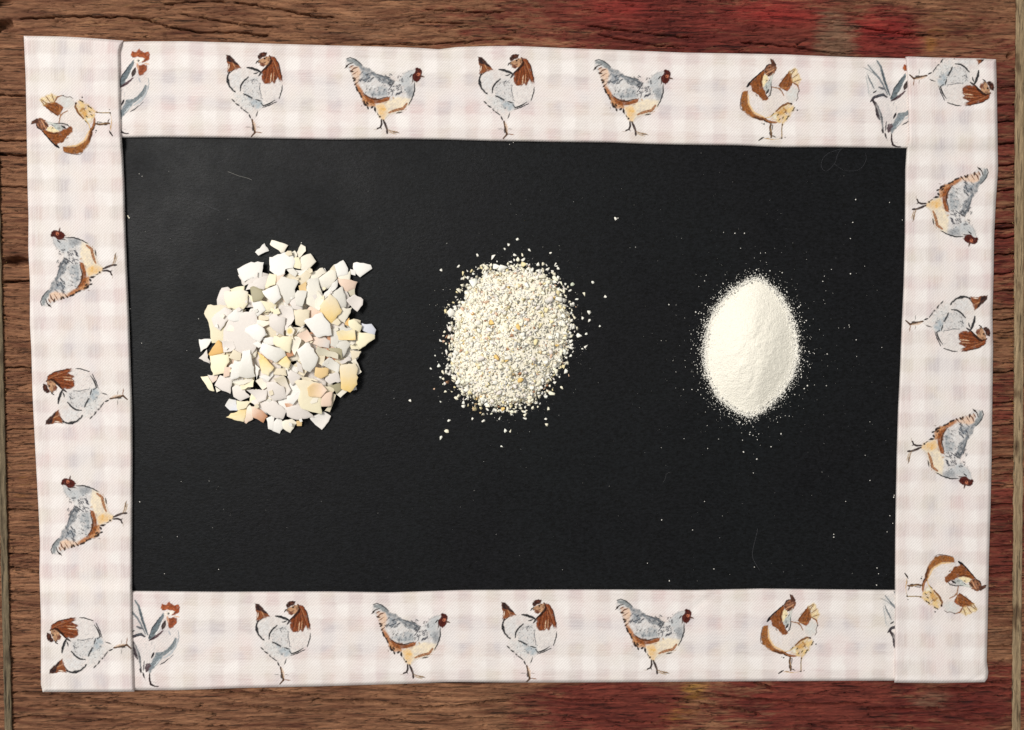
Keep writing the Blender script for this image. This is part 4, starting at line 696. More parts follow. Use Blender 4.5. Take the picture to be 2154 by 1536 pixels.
# ------------------------------------------------------------------ coarse eggshell fragments
PAL = {'W': ((.84, .81, .755), 'white'), 'K': ((.75, .69, .635), 'pinkish white'), 'G': ((.71, .68, .61), 'grey white'), 'I': ((.86, .80, .67), 'ivory'), 'C': ((.76, .67, .50), 'beige'),
       'Y': ((.88, .80, .57), 'pale yellow'), 'O': ((.86, .62, .24), 'golden yellow'), 'N': ((.76, .46, .16), 'orange'), 'P': ((.80, .61, .48), 'peach'), 'T': ((.74, .53, .26), 'tan'),
       'B': ((.56, .28, .15), 'brown'), 'L': ((.40, .36, .23), 'olive grey'), 'S': ((.62, .63, .68), 'bluish grey'), 'M': ((.60, .55, .42), 'dull olive beige')}
FR = [  # quarter or whole view, layer, colour[, stain colour + direction], outline
 ('Q1', 1, 'W', [(910, 340), (1040, 210), (1105, 320), (960, 388), (925, 350)]), ('Q1', 1, 'I', [(1140, 165), (1220, 185), (1375, 240), (1320, 340), (1275, 350), (1115, 225)]),
 ('Q1', 4, 'W', [(1115, 410), (1370, 330), (1420, 370), (1465, 470), (1440, 560), (1340, 575), (1330, 640), (1240, 685), (1190, 640), (1125, 590)]), ('Q1', 4, 'W', [(665, 575), (850, 480), (1015, 485), (1000, 690), (880, 695), (765, 750), (700, 670)]),
 ('Q1', 2, 'K', [(670, 655), (720, 680), (770, 750), (1000, 690), (1010, 630), (1100, 655), (1090, 720), (880, 760), (765, 805)]), ('Q1', 3, 'K', [(780, 870), (830, 775), (990, 690), (1090, 670), (1095, 740), (1035, 862), (930, 840)]),
 ('Q1', 4, 'Y', [(1110, 640), (1205, 655), (1195, 790), (1050, 840), (1085, 720)]), ('Q1', 5, 'L', [(880, 818), (1000, 870), (1035, 960), (1000, 1005), (885, 1035), (870, 950), (835, 840)]),
 ('Q1', 5, 'W', [(1010, 885), (1215, 800), (1250, 900), (1275, 970), (1175, 1062), (1060, 960)]), ('Q1', 2, 'K', [(380, 1090), (380, 1000), (440, 850), (520, 835), (560, 870), (500, 1000), (540, 1110)]),
 ('Q1', 4, 'I', [(480, 900), (700, 870), (800, 900), (800, 1060), (740, 1140), (540, 1115), (490, 1010)], 'Y'), ('Q1', 3, 'Y', [(550, 860), (700, 820), (760, 815), (755, 880), (600, 900)]),
 ('Q1', 4, 'W', [(870, 1030), (990, 1030), (1060, 1150), (930, 1245), (890, 1160)]), ('Q1', 3, 'Y', [(800, 920), (860, 960), (1000, 1020), (1200, 1060), (1190, 1140), (1040, 1180), (880, 1050)]),
 ('Q1', 2, 'C', [(205, 1210), (250, 1100), (500, 1100), (560, 1150), (480, 1400), (480, 1600), (300, 1590), (270, 1330)], 'Y'), ('Q1', 4, 'K', [(300, 1270), (340, 1220), (480, 1115), (580, 1160), (530, 1290), (420, 1430), (340, 1380)]),
 ('Q1', 5, 'W', [(520, 1240), (620, 1150), (725, 1135), (715, 1305), (600, 1310), (530, 1280)]), ('Q1', 3, 'K', [(480, 1420), (550, 1290), (740, 1200), (900, 1180), (930, 1250), (960, 1400), (1000, 1560), (860, 1750), (700, 1760), (460, 1620)]),
 ('Q1', 4, 'I', [(570, 1330), (660, 1300), (670, 1400), (590, 1455), (510, 1440)]), ('Q1', 5, 'W', [(720, 1420), (940, 1345), (1040, 1420), (1060, 1500), (970, 1600), (900, 1560)]),
 ('Q1', 4, 'I', [(940, 1290), (1110, 1300), (1115, 1350), (980, 1410), (940, 1380)]), ('Q1', 3, 'C', [(960, 1220), (1110, 1240), (1100, 1290), (960, 1290)]),
 ('Q1', 4, 'K', [(1110, 1250), (1200, 1180), (1230, 1240), (1330, 1260), (1310, 1510), (1200, 1440), (1120, 1370)]), ('Q1', 3, 'K', [(1220, 1150), (1280, 1080), (1430, 1130), (1460, 1270), (1340, 1430), (1320, 1260), (1230, 1240), (1200, 1190)]),
 ('Q1', 3, 'P', [(1200, 680), (1330, 640), (1240, 760), (1205, 800)]),
 ('Z', 4, 'G', [(620, 400), (655, 350), (760, 375), (775, 390), (750, 440), (755, 490), (695, 545), (650, 470)]), ('Z', 4, 'Y', [(740, 215), (780, 210), (795, 260), (790, 292), (740, 280), (735, 250)]),
 ('Z', 2, 'I', [(722, 180), (750, 162), (768, 190), (760, 215), (740, 215)]), ('Z', 2, 'I', [(795, 118), (825, 135), (828, 165), (790, 210), (762, 185)]), ('Z', 3, 'I', [(795, 212), (860, 185), (900, 240), (860, 285), (830, 310), (790, 290)]),
 ('Z', 2, 'W', [(750, 300), (830, 300), (870, 310), (800, 345), (760, 330)]), ('Z', 3, 'G', [(685, 290), (740, 290), (770, 320), (755, 350), (715, 325)]), ('Z', 3, 'G', [(840, 370), (915, 360), (930, 430), (960, 500), (920, 590), (840, 540)], 'I'),
 ('Z', 2, 'I', [(875, 320), (945, 287), (970, 320), (900, 370), (840, 365)]), ('Z', 3, 'I', [(920, 365), (1010, 300), (1040, 310), (1050, 360), (1010, 420), (950, 450)], 'G'), ('Z', 2, 'C', [(780, 360), (830, 305), (875, 325), (840, 380), (835, 445), (790, 400)]),
 ('Z', 4, 'T', [(780, 415), (830, 385), (835, 450), (785, 450)]), ('Z', 5, 'G', [(755, 470), (770, 450), (835, 455), (830, 490), (805, 560), (760, 550)]), ('Z', 3, 'K', [(715, 540), (750, 480), (760, 550), (805, 570), (800, 595), (745, 580)]),
 ('Z', 5, 'C', [(925, 580), (1000, 475), (1045, 510), (1085, 590), (1015, 680)], 'O'), ('Z', 4, 'G', [(1015, 470), (1090, 420), (1120, 540), (1115, 565), (1070, 570), (1040, 510)]), ('Z', 4, 'W', [(960, 480), (1050, 370), (1055, 420), (1010, 470), (930, 560)]),
 ('Z', 4, 'I', [(900, 570), (915, 450), (960, 510), (930, 590)]), ('Z', 5, 'W', [(1032, 265), (1095, 232), (1130, 290), (1130, 330), (1060, 350), (1035, 310)]), ('Z', 4, 'I', [(1060, 350), (1120, 335), (1150, 300), (1145, 375), (1085, 365)]),
 ('Z', 3, 'W', [(1150, 295), (1190, 305), (1185, 340), (1150, 330)]), ('Z', 2, 'W', [(1175, 255), (1200, 247), (1290, 265), (1300, 290), (1220, 348), (1180, 310)]), ('Z', 3, 'P', [(1045, 360), (1150, 372), (1195, 385), (1180, 430), (1120, 460), (1075, 400)]),
 ('Z', 2, 'M', [(1135, 455), (1180, 435), (1183, 480), (1150, 485)]), ('Z', 4, 'K', [(1122, 520), (1180, 478), (1238, 515), (1235, 550), (1200, 597), (1150, 550)]), ('Z', 3, 'I', [(1080, 560), (1120, 580), (1160, 570), (1110, 680), (1060, 640)]),
 ('Z', 3, 'C', [(1000, 640), (1060, 650), (1080, 680), (1060, 700), (1010, 685)]), ('Z', 3, 'N', [(1120, 670), (1140, 645), (1150, 690), (1140, 705), (1110, 690)]), ('Z', 4, 'Y', [(1140, 665), (1175, 655), (1230, 700), (1215, 745), (1160, 720), (1140, 700)]),
 ('Z', 2, 'S', [(1235, 685), (1268, 693), (1300, 690), (1330, 730), (1320, 770), (1290, 760), (1230, 725)]), ('Z', 4, 'Y', [(1200, 745), (1320, 770), (1320, 795), (1210, 875), (1195, 830)]), ('Z', 3, 'Y', [(1150, 840), (1200, 825), (1215, 870), (1160, 870)]),
 ('Z', 5, 'Y', [(1055, 740), (1180, 730), (1185, 800), (1070, 800)], 'O'), ('Z', 3, 'G', [(1015, 730), (1080, 710), (1170, 730), (1160, 800), (1060, 810), (1050, 860), (1010, 840)]), ('Z', 3, 'G', [(1040, 820), (1110, 800), (1150, 830), (1120, 890), (1090, 930), (1060, 860)]),
 ('Z', 3, 'C', [(1150, 880), (1225, 885), (1210, 920), (1165, 950)]), ('Z', 3, 'K', [(1070, 960), (1140, 920), (1155, 950), (1090, 975)]), ('Z', 5, 'W', [(820, 670), (940, 610), (1000, 690), (1010, 765), (910, 780), (860, 720)]),
 ('Z', 3, 'C', [(740, 590), (855, 590), (850, 660), (800, 710), (760, 690)]), ('Z', 5, 'I', [(690, 725), (720, 700), (750, 735), (730, 772), (690, 768)], 'O*'), ('Z', 4, 'P', [(770, 770), (840, 730), (880, 800), (830, 820)]), ('Z', 3, 'W', [(750, 770), (800, 710), (820, 700), (760, 765)]),
 ('Z', 4, 'Y', [(600, 780), (735, 780), (720, 840), (715, 895), (680, 880), (600, 830)]), ('Z', 3, 'I', [(730, 790), (760, 780), (800, 790), (780, 850), (750, 910), (720, 860)]), ('Z', 2, 'K', [(860, 790), (950, 780), (1000, 810), (990, 860), (930, 850), (880, 830)], 'P'),
 ('Z', 2, 'B', [(990, 765), (1015, 770), (1010, 830), (985, 820)]), ('Z', 4, 'M', [(905, 880), (920, 848), (1060, 905), (1060, 937), (920, 910)]), ('Z', 3, 'L', [(990, 865), (1090, 862), (1090, 935), (1060, 930)]), ('Z', 5, 'G', [(770, 880), (840, 820), (915, 930), (895, 990), (860, 1030), (815, 1010)], 'W'),
 ('Z', 3, 'C', [(915, 910), (970, 910), (950, 990), (920, 970)]), ('Z', 3, 'G', [(950, 980), (1000, 930), (1070, 980), (1060, 1040), (1000, 1010)]), ('Z', 5, 'T', [(900, 1000), (990, 1010), (985, 1055), (940, 1080), (895, 1060)]), ('Z', 4, 'K', [(980, 1050), (1060, 1035), (1080, 1100), (1000, 1120), (970, 1090)]),
 ('Z', 5, 'C', [(1065, 990), (1180, 975), (1200, 1010), (1195, 1120), (1145, 1175), (1085, 1150), (1080, 1050)], 'O'), ('Z', 2, 'I', [(1160, 960), (1190, 940), (1228, 1030), (1200, 1050), (1195, 1000)]), ('Z', 3, 'L', [(1000, 1130), (1080, 1110), (1085, 1160), (1050, 1190), (1030, 1150)]),
 ('Z', 2, 'I', [(1050, 1190), (1090, 1150), (1130, 1170), (1080, 1215)]), ('Z', 1, 'W', [(1150, 1170), (1190, 1130), (1198, 1160)]), ('Z', 2, 'B', [(690, 900), (740, 880), (740, 915), (700, 925)]), ('Z', 5, 'G', [(500, 880), (520, 825), (670, 875), (680, 915), (610, 965), (550, 930)], 'W'),
 ('Z', 4, 'W', [(450, 830), (500, 810), (515, 850), (490, 860)]), ('Z', 3, 'W', [(515, 790), (600, 785), (600, 840), (530, 830)]), ('Z', 3, 'O', [(485, 890), (530, 920), (545, 960), (500, 930)]), ('Z', 5, 'O', [(490, 945), (540, 935), (600, 1000), (560, 1060), (515, 1040)], 'Y'),
 ('Z', 4, 'O', [(620, 960), (690, 920), (720, 960), (705, 1010), (660, 990)], 'Y'), ('Z', 3, 'K', [(720, 1020), (800, 1060), (780, 1090), (730, 1130), (700, 1070)]), ('Z', 3, 'K', [(765, 960), (800, 980), (810, 1040), (770, 1020)]), ('Z', 3, 'W', [(495, 1070), (600, 1020), (595, 1060), (560, 1100)]),
 ('Z', 2, 'C', [(560, 1000), (680, 1010), (690, 1060), (600, 1050)]), ('Z', 4, 'K', [(550, 1110), (610, 1105), (670, 1140), (690, 1220), (600, 1240), (560, 1200)]), ('Z', 3, 'C', [(600, 1080), (670, 1060), (720, 1160), (690, 1200), (640, 1120)], 'K'),
 ('Z', 3, 'N', [(130, 905), (200, 808), (225, 830), (240, 890), (140, 915)]), ('Z', 4, 'K', [(230, 810), (310, 815), (325, 860), (290, 885), (240, 890)]), ('Z', 1, 'W', [(60, 798), (165, 793), (120, 860), (75, 890)]), ('Z', 1, 'K', [(60, 935), (120, 870), (140, 975)]),
 ('Z', 3, 'Y', [(140, 920), (270, 910), (280, 960), (240, 1040), (160, 1055)]), ('Z', 4, 'C', [(275, 930), (310, 875), (365, 900), (360, 950), (330, 950)]), ('Z', 4, 'P', [(245, 1000), (290, 1000), (280, 1060), (240, 1070)]), ('Z', 4, 'W', [(300, 980), (365, 975), (360, 1060), (290, 1090)]),
 ('Z', 5, 'G', [(350, 1060), (375, 890), (430, 880), (445, 960), (465, 1060), (400, 1075)], 'W'), ('Z', 3, 'W', [(465, 980), (500, 1010), (475, 1085)]), ('Z', 1, 'Y', [(70, 1068), (125, 1062), (160, 1120), (175, 1172), (140, 1165)]), ('Z', 2, 'P', [(125, 1055), (200, 1060), (190, 1090), (160, 1110)], 'K'),
 ('Z', 3, 'K', [(175, 1130), (215, 1060), (300, 1080), (300, 1110), (285, 1187), (230, 1165)]), ('Z', 1, 'I', [(180, 1140), (220, 1165), (190, 1180)]), ('Z', 4, 'I', [(300, 1110), (440, 1075), (450, 1100), (350, 1130)]), ('Z', 4, 'Y', [(360, 1130), (460, 1090), (450, 1140), (370, 1160)]),
 ('Z', 3, 'K', [(300, 1150), (360, 1110), (400, 1180), (430, 1210), (360, 1240), (310, 1210)]), ('Z', 4, 'K', [(410, 1165), (450, 1160), (550, 1165), (540, 1230), (490, 1250), (450, 1200)]), ('Z', 1, 'W', [(250, 1275), (280, 1225), (330, 1235), (340, 1310), (285, 1310)], 'S'),
 ('Z', 2, 'Y', [(335, 1240), (430, 1250), (400, 1290), (340, 1310)]), ('Z', 2, 'O', [(262, 1357), (410, 1285), (400, 1330), (382, 1388)], 'Y'), ('Z', 2, 'P', [(390, 1395), (415, 1260), (445, 1290), (450, 1370), (400, 1402)], 'I'), ('Z', 2, 'B', [(445, 1285), (490, 1285), (550, 1350), (520, 1395), (455, 1360)], 'P'),
 ('Z', 4, 'K', [(490, 1250), (600, 1240), (690, 1310), (660, 1370), (590, 1350), (510, 1300)]), ('Z', 3, 'K', [(430, 1240), (470, 1210), (500, 1270), (550, 1340), (480, 1280)]), ('Z', 2, 'W', [(550, 1370), (610, 1340), (600, 1400), (590, 1450), (560, 1440)]), ('Z', 3, 'W', [(600, 1400), (640, 1345), (675, 1420), (640, 1475), (590, 1455)]),
 ('Z', 3, 'I', [(665, 1390), (730, 1370), (765, 1400), (715, 1470), (670, 1440)]), ('Z', 2, 'T', [(765, 1385), (800, 1385), (798, 1420), (768, 1420)]), ('Z', 4, 'K', [(690, 1290), (780, 1270), (870, 1340), (880, 1360), (770, 1375), (700, 1350)]), ('Z', 3, 'K', [(865, 1360), (960, 1320), (1008, 1350), (990, 1390), (945, 1445), (900, 1410)], 'W'),
 ('Z', 5, 'W', [(700, 1205), (810, 1155), (790, 1210), (740, 1265), (695, 1245)]), ('Z', 3, 'B', [(680, 1260), (740, 1260), (730, 1280), (690, 1285)], 'P'), ('Z', 3, 'C', [(790, 1060), (880, 1080), (920, 1100), (810, 1090)]),
 ('Z', 4, 'C', [(760, 1110), (780, 1095), (870, 1100), (1030, 1160), (1010, 1190), (980, 1200), (940, 1240), (935, 1330), (800, 1290), (780, 1230), (800, 1170)], 'Y'), ('Z', 6, 'T', [(845, 1150), (880, 1118), (940, 1118), (980, 1165), (935, 1215), (855, 1205)], 'P'), ('Z', 6, 'I', [(845, 1240), (870, 1215), (920, 1220), (910, 1250), (870, 1262)]),
 ('Z', 7, 'P', [(940, 1260), (955, 1190), (1020, 1180), (1010, 1275), (945, 1280)]), ('Z', 3, 'C', [(1020, 1190), (1045, 1200), (1030, 1250), (1000, 1320), (965, 1310), (1010, 1270)])]
PCX, PCY, PR = 610.0, 712.0, 185.0
def dome(px, py):
    r2 = ((px - PCX) ** 2 + (py - PCY) ** 2) / PR ** 2
    return 0.0036 * np.clip(1 - r2, 0, 1) ** 0.8
def shell_mesh(pts, zc, tilt, curv, c1, c2, mode, r):
    """fragment of curved shell from its outline (photo px); returns mesh and base point"""
    p = np.array(pts, float); ctr = p.mean(0); n = len(p); out = []
    for i in range(n):
        a, b = p[i], p[(i + 1) % n]; L = np.hypot(*(b - a)); k = max(2, int(L / 6))
        for j in range(k):
            q = a + (b - a) * (j / k)
            if j: q = q + r.normal(0, min(0.85, L * .03), 2)
            out.append(q)
    out = np.array(out); m = len(out)
    rings = [1.0, 0.97, 0.72, 0.40]
    base = P(ctr[0], ctr[1], zc)
    size = np.abs(p - ctr).max()
    ang = math.atan2(*(p[np.argmax(((p - ctr) ** 2).sum(1))] - ctr)[::-1]) if mode != 'd' else math.pi / 2
    vt, cols = [], []; dm = 0.75 * ((out - ctr) ** 2).sum(1).mean() * PX ** 2
    def at(q, edge):
        w = P(q[0], q[1], zc) - base; d2 = w[0] ** 2 + w[1] ** 2
        z = tilt[0] * w[0] + tilt[1] * w[1] - curv * (d2 - dm)
        return np.array([w[0], w[1], z - (0.00006 if edge else 0)])
    def colr(q):
        if c2 is None: t = 0.0
        elif mode == '*': t = float(1 - np.clip((np.hypot(*(q - ctr)) / (size * 0.62)) ** 4, 0, 1))
        else: t = float(np.clip(0.5 + 0.62 * ((q - ctr) @ np.array([math.cos(ang), math.sin(ang)])) / size + r.normal(0, .06), 0, 1)) ** 1.2
        return np.array(c1) * (1 - t) + np.array(c2 if c2 is not None else c1) * t
    for k, s in enumerate(rings):
        for q in out:
            qq = ctr + (q - ctr) * s; vt.append(at(qq, k == 0)); cols.append(colr(qq))
    vt.append(at(ctr, False)); cols.append(colr(ctr)); nt = len(vt)
    th = 0.00026
    vb = [v - np.array([0, 0, th - (0.00008 if i < m else 0)]) for i, v in enumerate(vt)]
    f = []
    for k in range(len(rings) - 1):
        for i in range(m):
            j = (i + 1) % m; a, b, c, d = k * m + i, k * m + j, (k + 1) * m + j, (k + 1) * m + i
            f.append([b, a, d, c]); f.append([nt + a, nt + b, nt + c, nt + d])
    k = (len(rings) - 1) * m
    for i in range(m):
        j = (i + 1) % m; f.append([k + j, k + i, nt - 1]); f.append([nt + k + i, nt + k + j, 2 * nt - 1]); f.append([i, j, nt + j, nt + i])
    V = np.array(vt + vb); area = 0
    if 0.5 * np.sum(p[:, 0] * np.roll(p[:, 1], -1) - np.roll(p[:, 0], -1) * p[:, 1]) < 0: f = [g[::-1] for g in f]
    me = mesh('eggshell_fragment', V, f, np.clip(np.array(cols + cols), 0, 1))
    me.polygons.foreach_set('use_smooth', np.ones(len(me.polygons), bool))
    me.set_sharp_from_angle(angle=math.radians(40))
    return me, base
CLOCK = ['twelve', 'one', 'two', 'three', 'four', 'five', 'six', 'seven', 'eight', 'nine', 'ten', 'eleven']
def clock(dx, dy): return CLOCK[int(round((math.degrees(math.atan2(dx, -dy)) % 360) / 30)) % 12]
def poly_area(p): p = np.array(p, float); return abs(0.5 * np.sum(p[:, 0] * np.roll(p[:, 1], -1) - np.roll(p[:, 0], -1) * p[:, 1]))
pending = []                                              # (object, label, x, y) to be made unique below
def finish_labels(items, cat, group):
    by = {}
    for it in items: by.setdefault(it[1], []).append(it)
    for l, g in by.items():
        g.sort(key=lambda t: t[3])
        words = {2: ['upper one', 'lower one'], 3: ['uppermost', 'middle one', 'lowermost']}.get(len(g)) or (None if len(g) == 1 else ['topmost'] + [w + ' from top' for w in ('second', 'third', 'fourth', 'fifth', 'sixth', 'seventh', 'eighth', 'ninth', 'tenth', 'eleventh', 'twelfth')][:len(g) - 1])
        for i, (o, lab, x, y) in enumerate(g):
            tag(o, lab + (', ' + words[i] if words else ''), cat, group)
frag_items = []
def add_fragment(pts, layer, c, c2, r, buried=False, zc=None):
    p = np.array(pts, float); cx, cy = p.mean(0)
    if layer > 1: p = p + (p - p.mean(0)) * (0.06 + 0.03 * (3 - min(layer, 3))); pts = [tuple(q) for q in p]
    size = math.sqrt(poly_area(p))
    if zc is None:
        zc = ZP + 0.0005 + dome(cx, cy) + 0.00046 * layer * (0.4 + 0.6 * float(dome(cx, cy)) / 0.0036) + r.uniform(0, 0.0002)
        if layer <= 1: zc = ZP + 0.0007 + 0.0003 * layer
    e = 6.0
    gx = (dome(cx + e, cy) - dome(cx - e, cy)) / (2 * e * PX); gy = -(dome(cx, cy + e) - dome(cx, cy - e)) / (2 * e * PX)
    tl = (0.6 * gx + r.normal(0, .035), 0.6 * gy + r.normal(0, .035)) if layer > 1 else (r.normal(0, .03), r.normal(0, .03))
    curv = r.choice([1, 1, 1, -1]) / (2 * r.uniform(0.012, 0.020))
    mode = 'd'
    if c2 and c2.endswith('*'): mode = '*'; c2 = c2[:-1]
    k = r.uniform(.95, 1.03); c1 = np.array(PAL[c][0]) * k
    if size > 34: curv = abs(curv) * (34 / size) ** 1.5 * .8
    me, base = shell_mesh(pts, zc, tl, curv, c1, PAL[c2][0] if c2 else None, mode if c2 in ('O', 'Y') else 'x', r)
    o = obj('eggshell_fragment', me, M_SHELL); o.location = base
    dx, dy = cx - PCX, cy - PCY; rr = math.hypot(dx, dy) / PR
    cshort = bool(c2)
    szw = 'large' if size > 40 else 'tiny' if size < 12 else 'small' if size < 22 else 'medium'
    n = len(pts); L = p.max(0) - p.min(0)
    shp = '' if cshort else {3: 'three-cornered', 4: 'four-cornered', 5: 'five-cornered'}.get(n, 'many-cornered')
    cn = PAL[c][1] + ((' and ' + PAL[c2][1]) if c2 and PAL[c2][1] != PAL[c][1] else '')
    if buried: lab = f'half-hidden {cn} eggshell fragment deep in coarse pile toward {clock(dx, dy)} o\'clock'
    elif rr < .22: lab = f'{szw} {shp} {cn} eggshell fragment in the middle of the coarse pile'
    elif rr < .62: lab = f'{szw} {shp} {cn} eggshell fragment inside coarse pile toward {clock(dx, dy)} o\'clock'
    elif rr < .98: lab = f'{szw} {shp} {cn} eggshell fragment near coarse pile rim at {clock(dx, dy)} o\'clock'
    else: lab = f'{szw} {shp} {cn} eggshell fragment at outer edge of coarse pile, {clock(dx, dy)} o\'clock'
    lab = ' '.join(lab.split())
    frag_items.append((o, lab, cx, cy))
rf = np.random.default_rng(5)
for t in FR:
    v, layer, c, pts = t[:4]; c2 = t[4] if len(t) > 4 else None
    sc, ox, oy = (6.677, 400, 480) if v == 'Q1' else (3.414, 400, 480)
    add_fragment([(x / sc + ox, y / sc + oy) for x, y in pts], layer, c, c2, rf)
# pieces showing between the upper ones
OUT = [(620, 560), (700, 560), (745, 640), (775, 700), (755, 760), (745, 810), (700, 850), (660, 870), (600, 875), (520, 860), (480, 820), (450, 790), (440, 740), (445, 680), (470, 630), (520, 590)]
def inside(x, y, poly):
    c = False; n = len(poly)
    for i in range(n):
        x0, y0 = poly[i]; x1, y1 = poly[(i + 1) % n]
        if (y0 > y) != (y1 > y) and x < (x1 - x0) * (y - y0) / (y1 - y0) + x0: c = not c
    return c
cnt = 0
while cnt < 112:
    x, y = rf.uniform(440, 775), rf.uniform(555, 875)
    if not inside(x, y, OUT): continue
    n = rf.integers(4, 7); s = rf.uniform(16, 32); a0 = rf.uniform(0, 6.28)
    pts = [(x + s * rf.uniform(.7, 1.1) * math.cos(a0 + 6.283 * i / n + rf.normal(0, .2)), y + s * rf.uniform(.55, 1) * math.sin(a0 + 6.283 * i / n)) for i in range(n)]
    if sum(inside(qx, qy, OUT) for qx, qy in pts) < n - 0: continue
    c = rf.choice(list('KWICGPYTBC'), p=[.26, .20, .20, .10, .08, .05, .04, .02, .01, .04])
    lay = cnt % 4
    zz = ZP + 0.0005 + dome(x, y) * (0.42 + 0.16 * lay) + 0.0002 * lay
    add_fragment(pts, 2, c, None, rf, True, zz); cnt += 1
for i in range(46):                                       # small chips lying on and between the larger pieces
    a = rf.uniform(0, 6.283); d = PR * math.sqrt(rf.random()) * .98; x, y = PCX + d * math.cos(a) * .9, PCY + d * math.sin(a)
    n = rf.integers(3, 6); s = rf.uniform(3.2, 8); a0 = rf.uniform(0, 6.28)
    pts = [(x + s * rf.uniform(.6, 1.15) * math.cos(a0 + 6.283 * j / n), y + s * rf.uniform(.6, 1.1) * math.sin(a0 + 6.283 * j / n)) for j in range(n)]
    add_fragment(pts, 2, rf.choice(list('WIKYCG')), None, rf, False, ZP + 0.0005 + float(dome(x, y)) + 0.00046 * rf.uniform(1.5, 5.5))
finish_labels(frag_items, 'eggshell', 'coarse eggshell fragments')

# ------------------------------------------------------------------ crushed eggshell heap
def crumb_template(r, flat):
    bm = bmesh.new()
    for _ in range(9):
        v = r.normal(0, 1, 3); v /= np.linalg.norm(v); v *= r.uniform(.75, 1.1)
        bm.verts.new((v[0], v[1] * r.uniform(.7, 1), v[2] * flat))
    res = bmesh.ops.convex_hull(bm, input=bm.verts)
    bmesh.ops.delete(bm, geom=[g for g in res['geom_interior'] if isinstance(g, bmesh.types.BMVert)], context='VERTS')
    bmesh.ops.triangulate(bm, faces=bm.faces); bm.verts.index_update()
    v = np.array([list(q.co) for q in bm.verts]); f = np.array([[q.index for q in fc.verts] for fc in bm.faces]); bm.free()
    return v, f
rc = np.random.default_rng(21)
TPL = [crumb_template(rc, rc.uniform(.35, .7)) for _ in range(16)]
TPLM = [mesh('eggshell_crumb', v, f) for v, f in TPL]
for m in TPLM: m.materials.append(M_CRUMBO)
HO = [(x / 3.134 + 870, y / 3.134 + 460) for x, y in [(680, 330), (850, 350), (930, 440), (990, 560), (1020, 700), (1010, 850), (960, 960), (880, 1060), (800, 1170), (700, 1230), (560, 1240), (430, 1200), (330, 1140), (270, 1050), (250, 960), (255, 850), (255, 780), (270, 690), (250, 620), (330, 560), (345, 480), (410, 400), (500, 340), (590, 330)]]
HCX, HCY = 1072.0, 712.0
ha = np.array([math.atan2(y - HCY, x - HCX) for x, y in HO]); hr = np.array([math.hypot(x - HCX, y - HCY) for x, y in HO])
o_ = np.argsort(ha); ha, hr = ha[o_], hr[o_]; ha = np.concatenate([ha[-1:] - 2 * np.pi, ha, ha[:1] + 2 * np.pi]); hr = np.concatenate([hr[-1:], hr, hr[:1]])
def heap_q(x, y):
    return (1 + 0.06 * pn(np.asarray(x) / 22, np.asarray(y) / 22, 420)) * np.hypot(x - HCX, y - HCY) / np.interp(np.arctan2(y - HCY, x - HCX), ha, hr)
def heap_h(x, y):
    q = heap_q(x, y)
    return 0.0048 * np.clip(1 - q ** 1.7, 0, 1) * (1 + 0.16 * fbm(x / 45, y / 45, 400, 3)) + 0.0003 * np.clip(1 - q, 0, 1) * pn(x / 12, y / 12, 404)
CC = {'W': (.95, .92, .82), 'I': (.95, .89, .70), 'C': (.92, .84, .64), 'Y': (.88, .76, .44), 'O': (.85, .58, .20), 'P': (.76, .52, .36), 'K': (.86, .79, .72), 'B': (.46, .24, .13), 'T': (.68, .50, .28), 'G': (.70, .68, .62), 'N': (.74, .40, .12), 'L': (.66, .70, .55)}
CNAME = {'W': 'white', 'I': 'ivory', 'C': 'beige', 'Y': 'pale yellow', 'O': 'golden yellow', 'P': 'peach', 'K': 'pinkish white', 'B': 'brown', 'T': 'tan', 'G': 'grey white', 'N': 'orange', 'L': 'greenish white'}
def rand_c(r): return r.choice(list('WICYPKTBGO'), p=[.36, .31, .11, .07, .025, .075, .01, .01, .02, .01])
crumb_items = []
def crumb(x, y, rad, c, on=False, flatz=None):
    o = bpy.data.objects.new('eggshell_crumb', TPLM[rc.integers(16)]); col.objects.link(o)
    s = rad * PX; q = float(heap_q(x, y))
    z = ZP + (heap_h(x, y) if q < 1 else 0) + s * 0.25 + (0.0002 if on else 0)
    o.location = P(x, y, z); k = rc.uniform(.94, 1.02)
    o.scale = (s * rc.uniform(.9, 1.25), s * rc.uniform(.8, 1.0), s * (.4 if rad > 6 else .55)); o.rotation_euler = (rc.normal(0, .18), rc.normal(0, .18), rc.uniform(0, 6.28))
    cc = np.clip(np.array(CC[c]) * k, 0, .93); o.color = (*cc, 1)
    dx, dy = x - HCX, y - HCY; sz = 'large' if rad > 6 else 'tiny' if rad < 2.6 else 'small'
    if q > 1.28: where = f'far off crushed heap toward {clock(dx, dy)} o\'clock'
    elif q > 1.04: where = f'lying just off crushed heap toward {clock(dx, dy)} o\'clock'
    elif q > .8: where = f'at the rim of crushed heap, {clock(dx, dy)} o\'clock'
    elif q > .4: where = f'on crushed heap slope toward {clock(dx, dy)} o\'clock'
    else: where = f'on top of crushed heap toward {clock(dx, dy)} o\'clock'
    crumb_items.append((o, f'{sz} {CNAME[c]} eggshell crumb {where}', x, y))
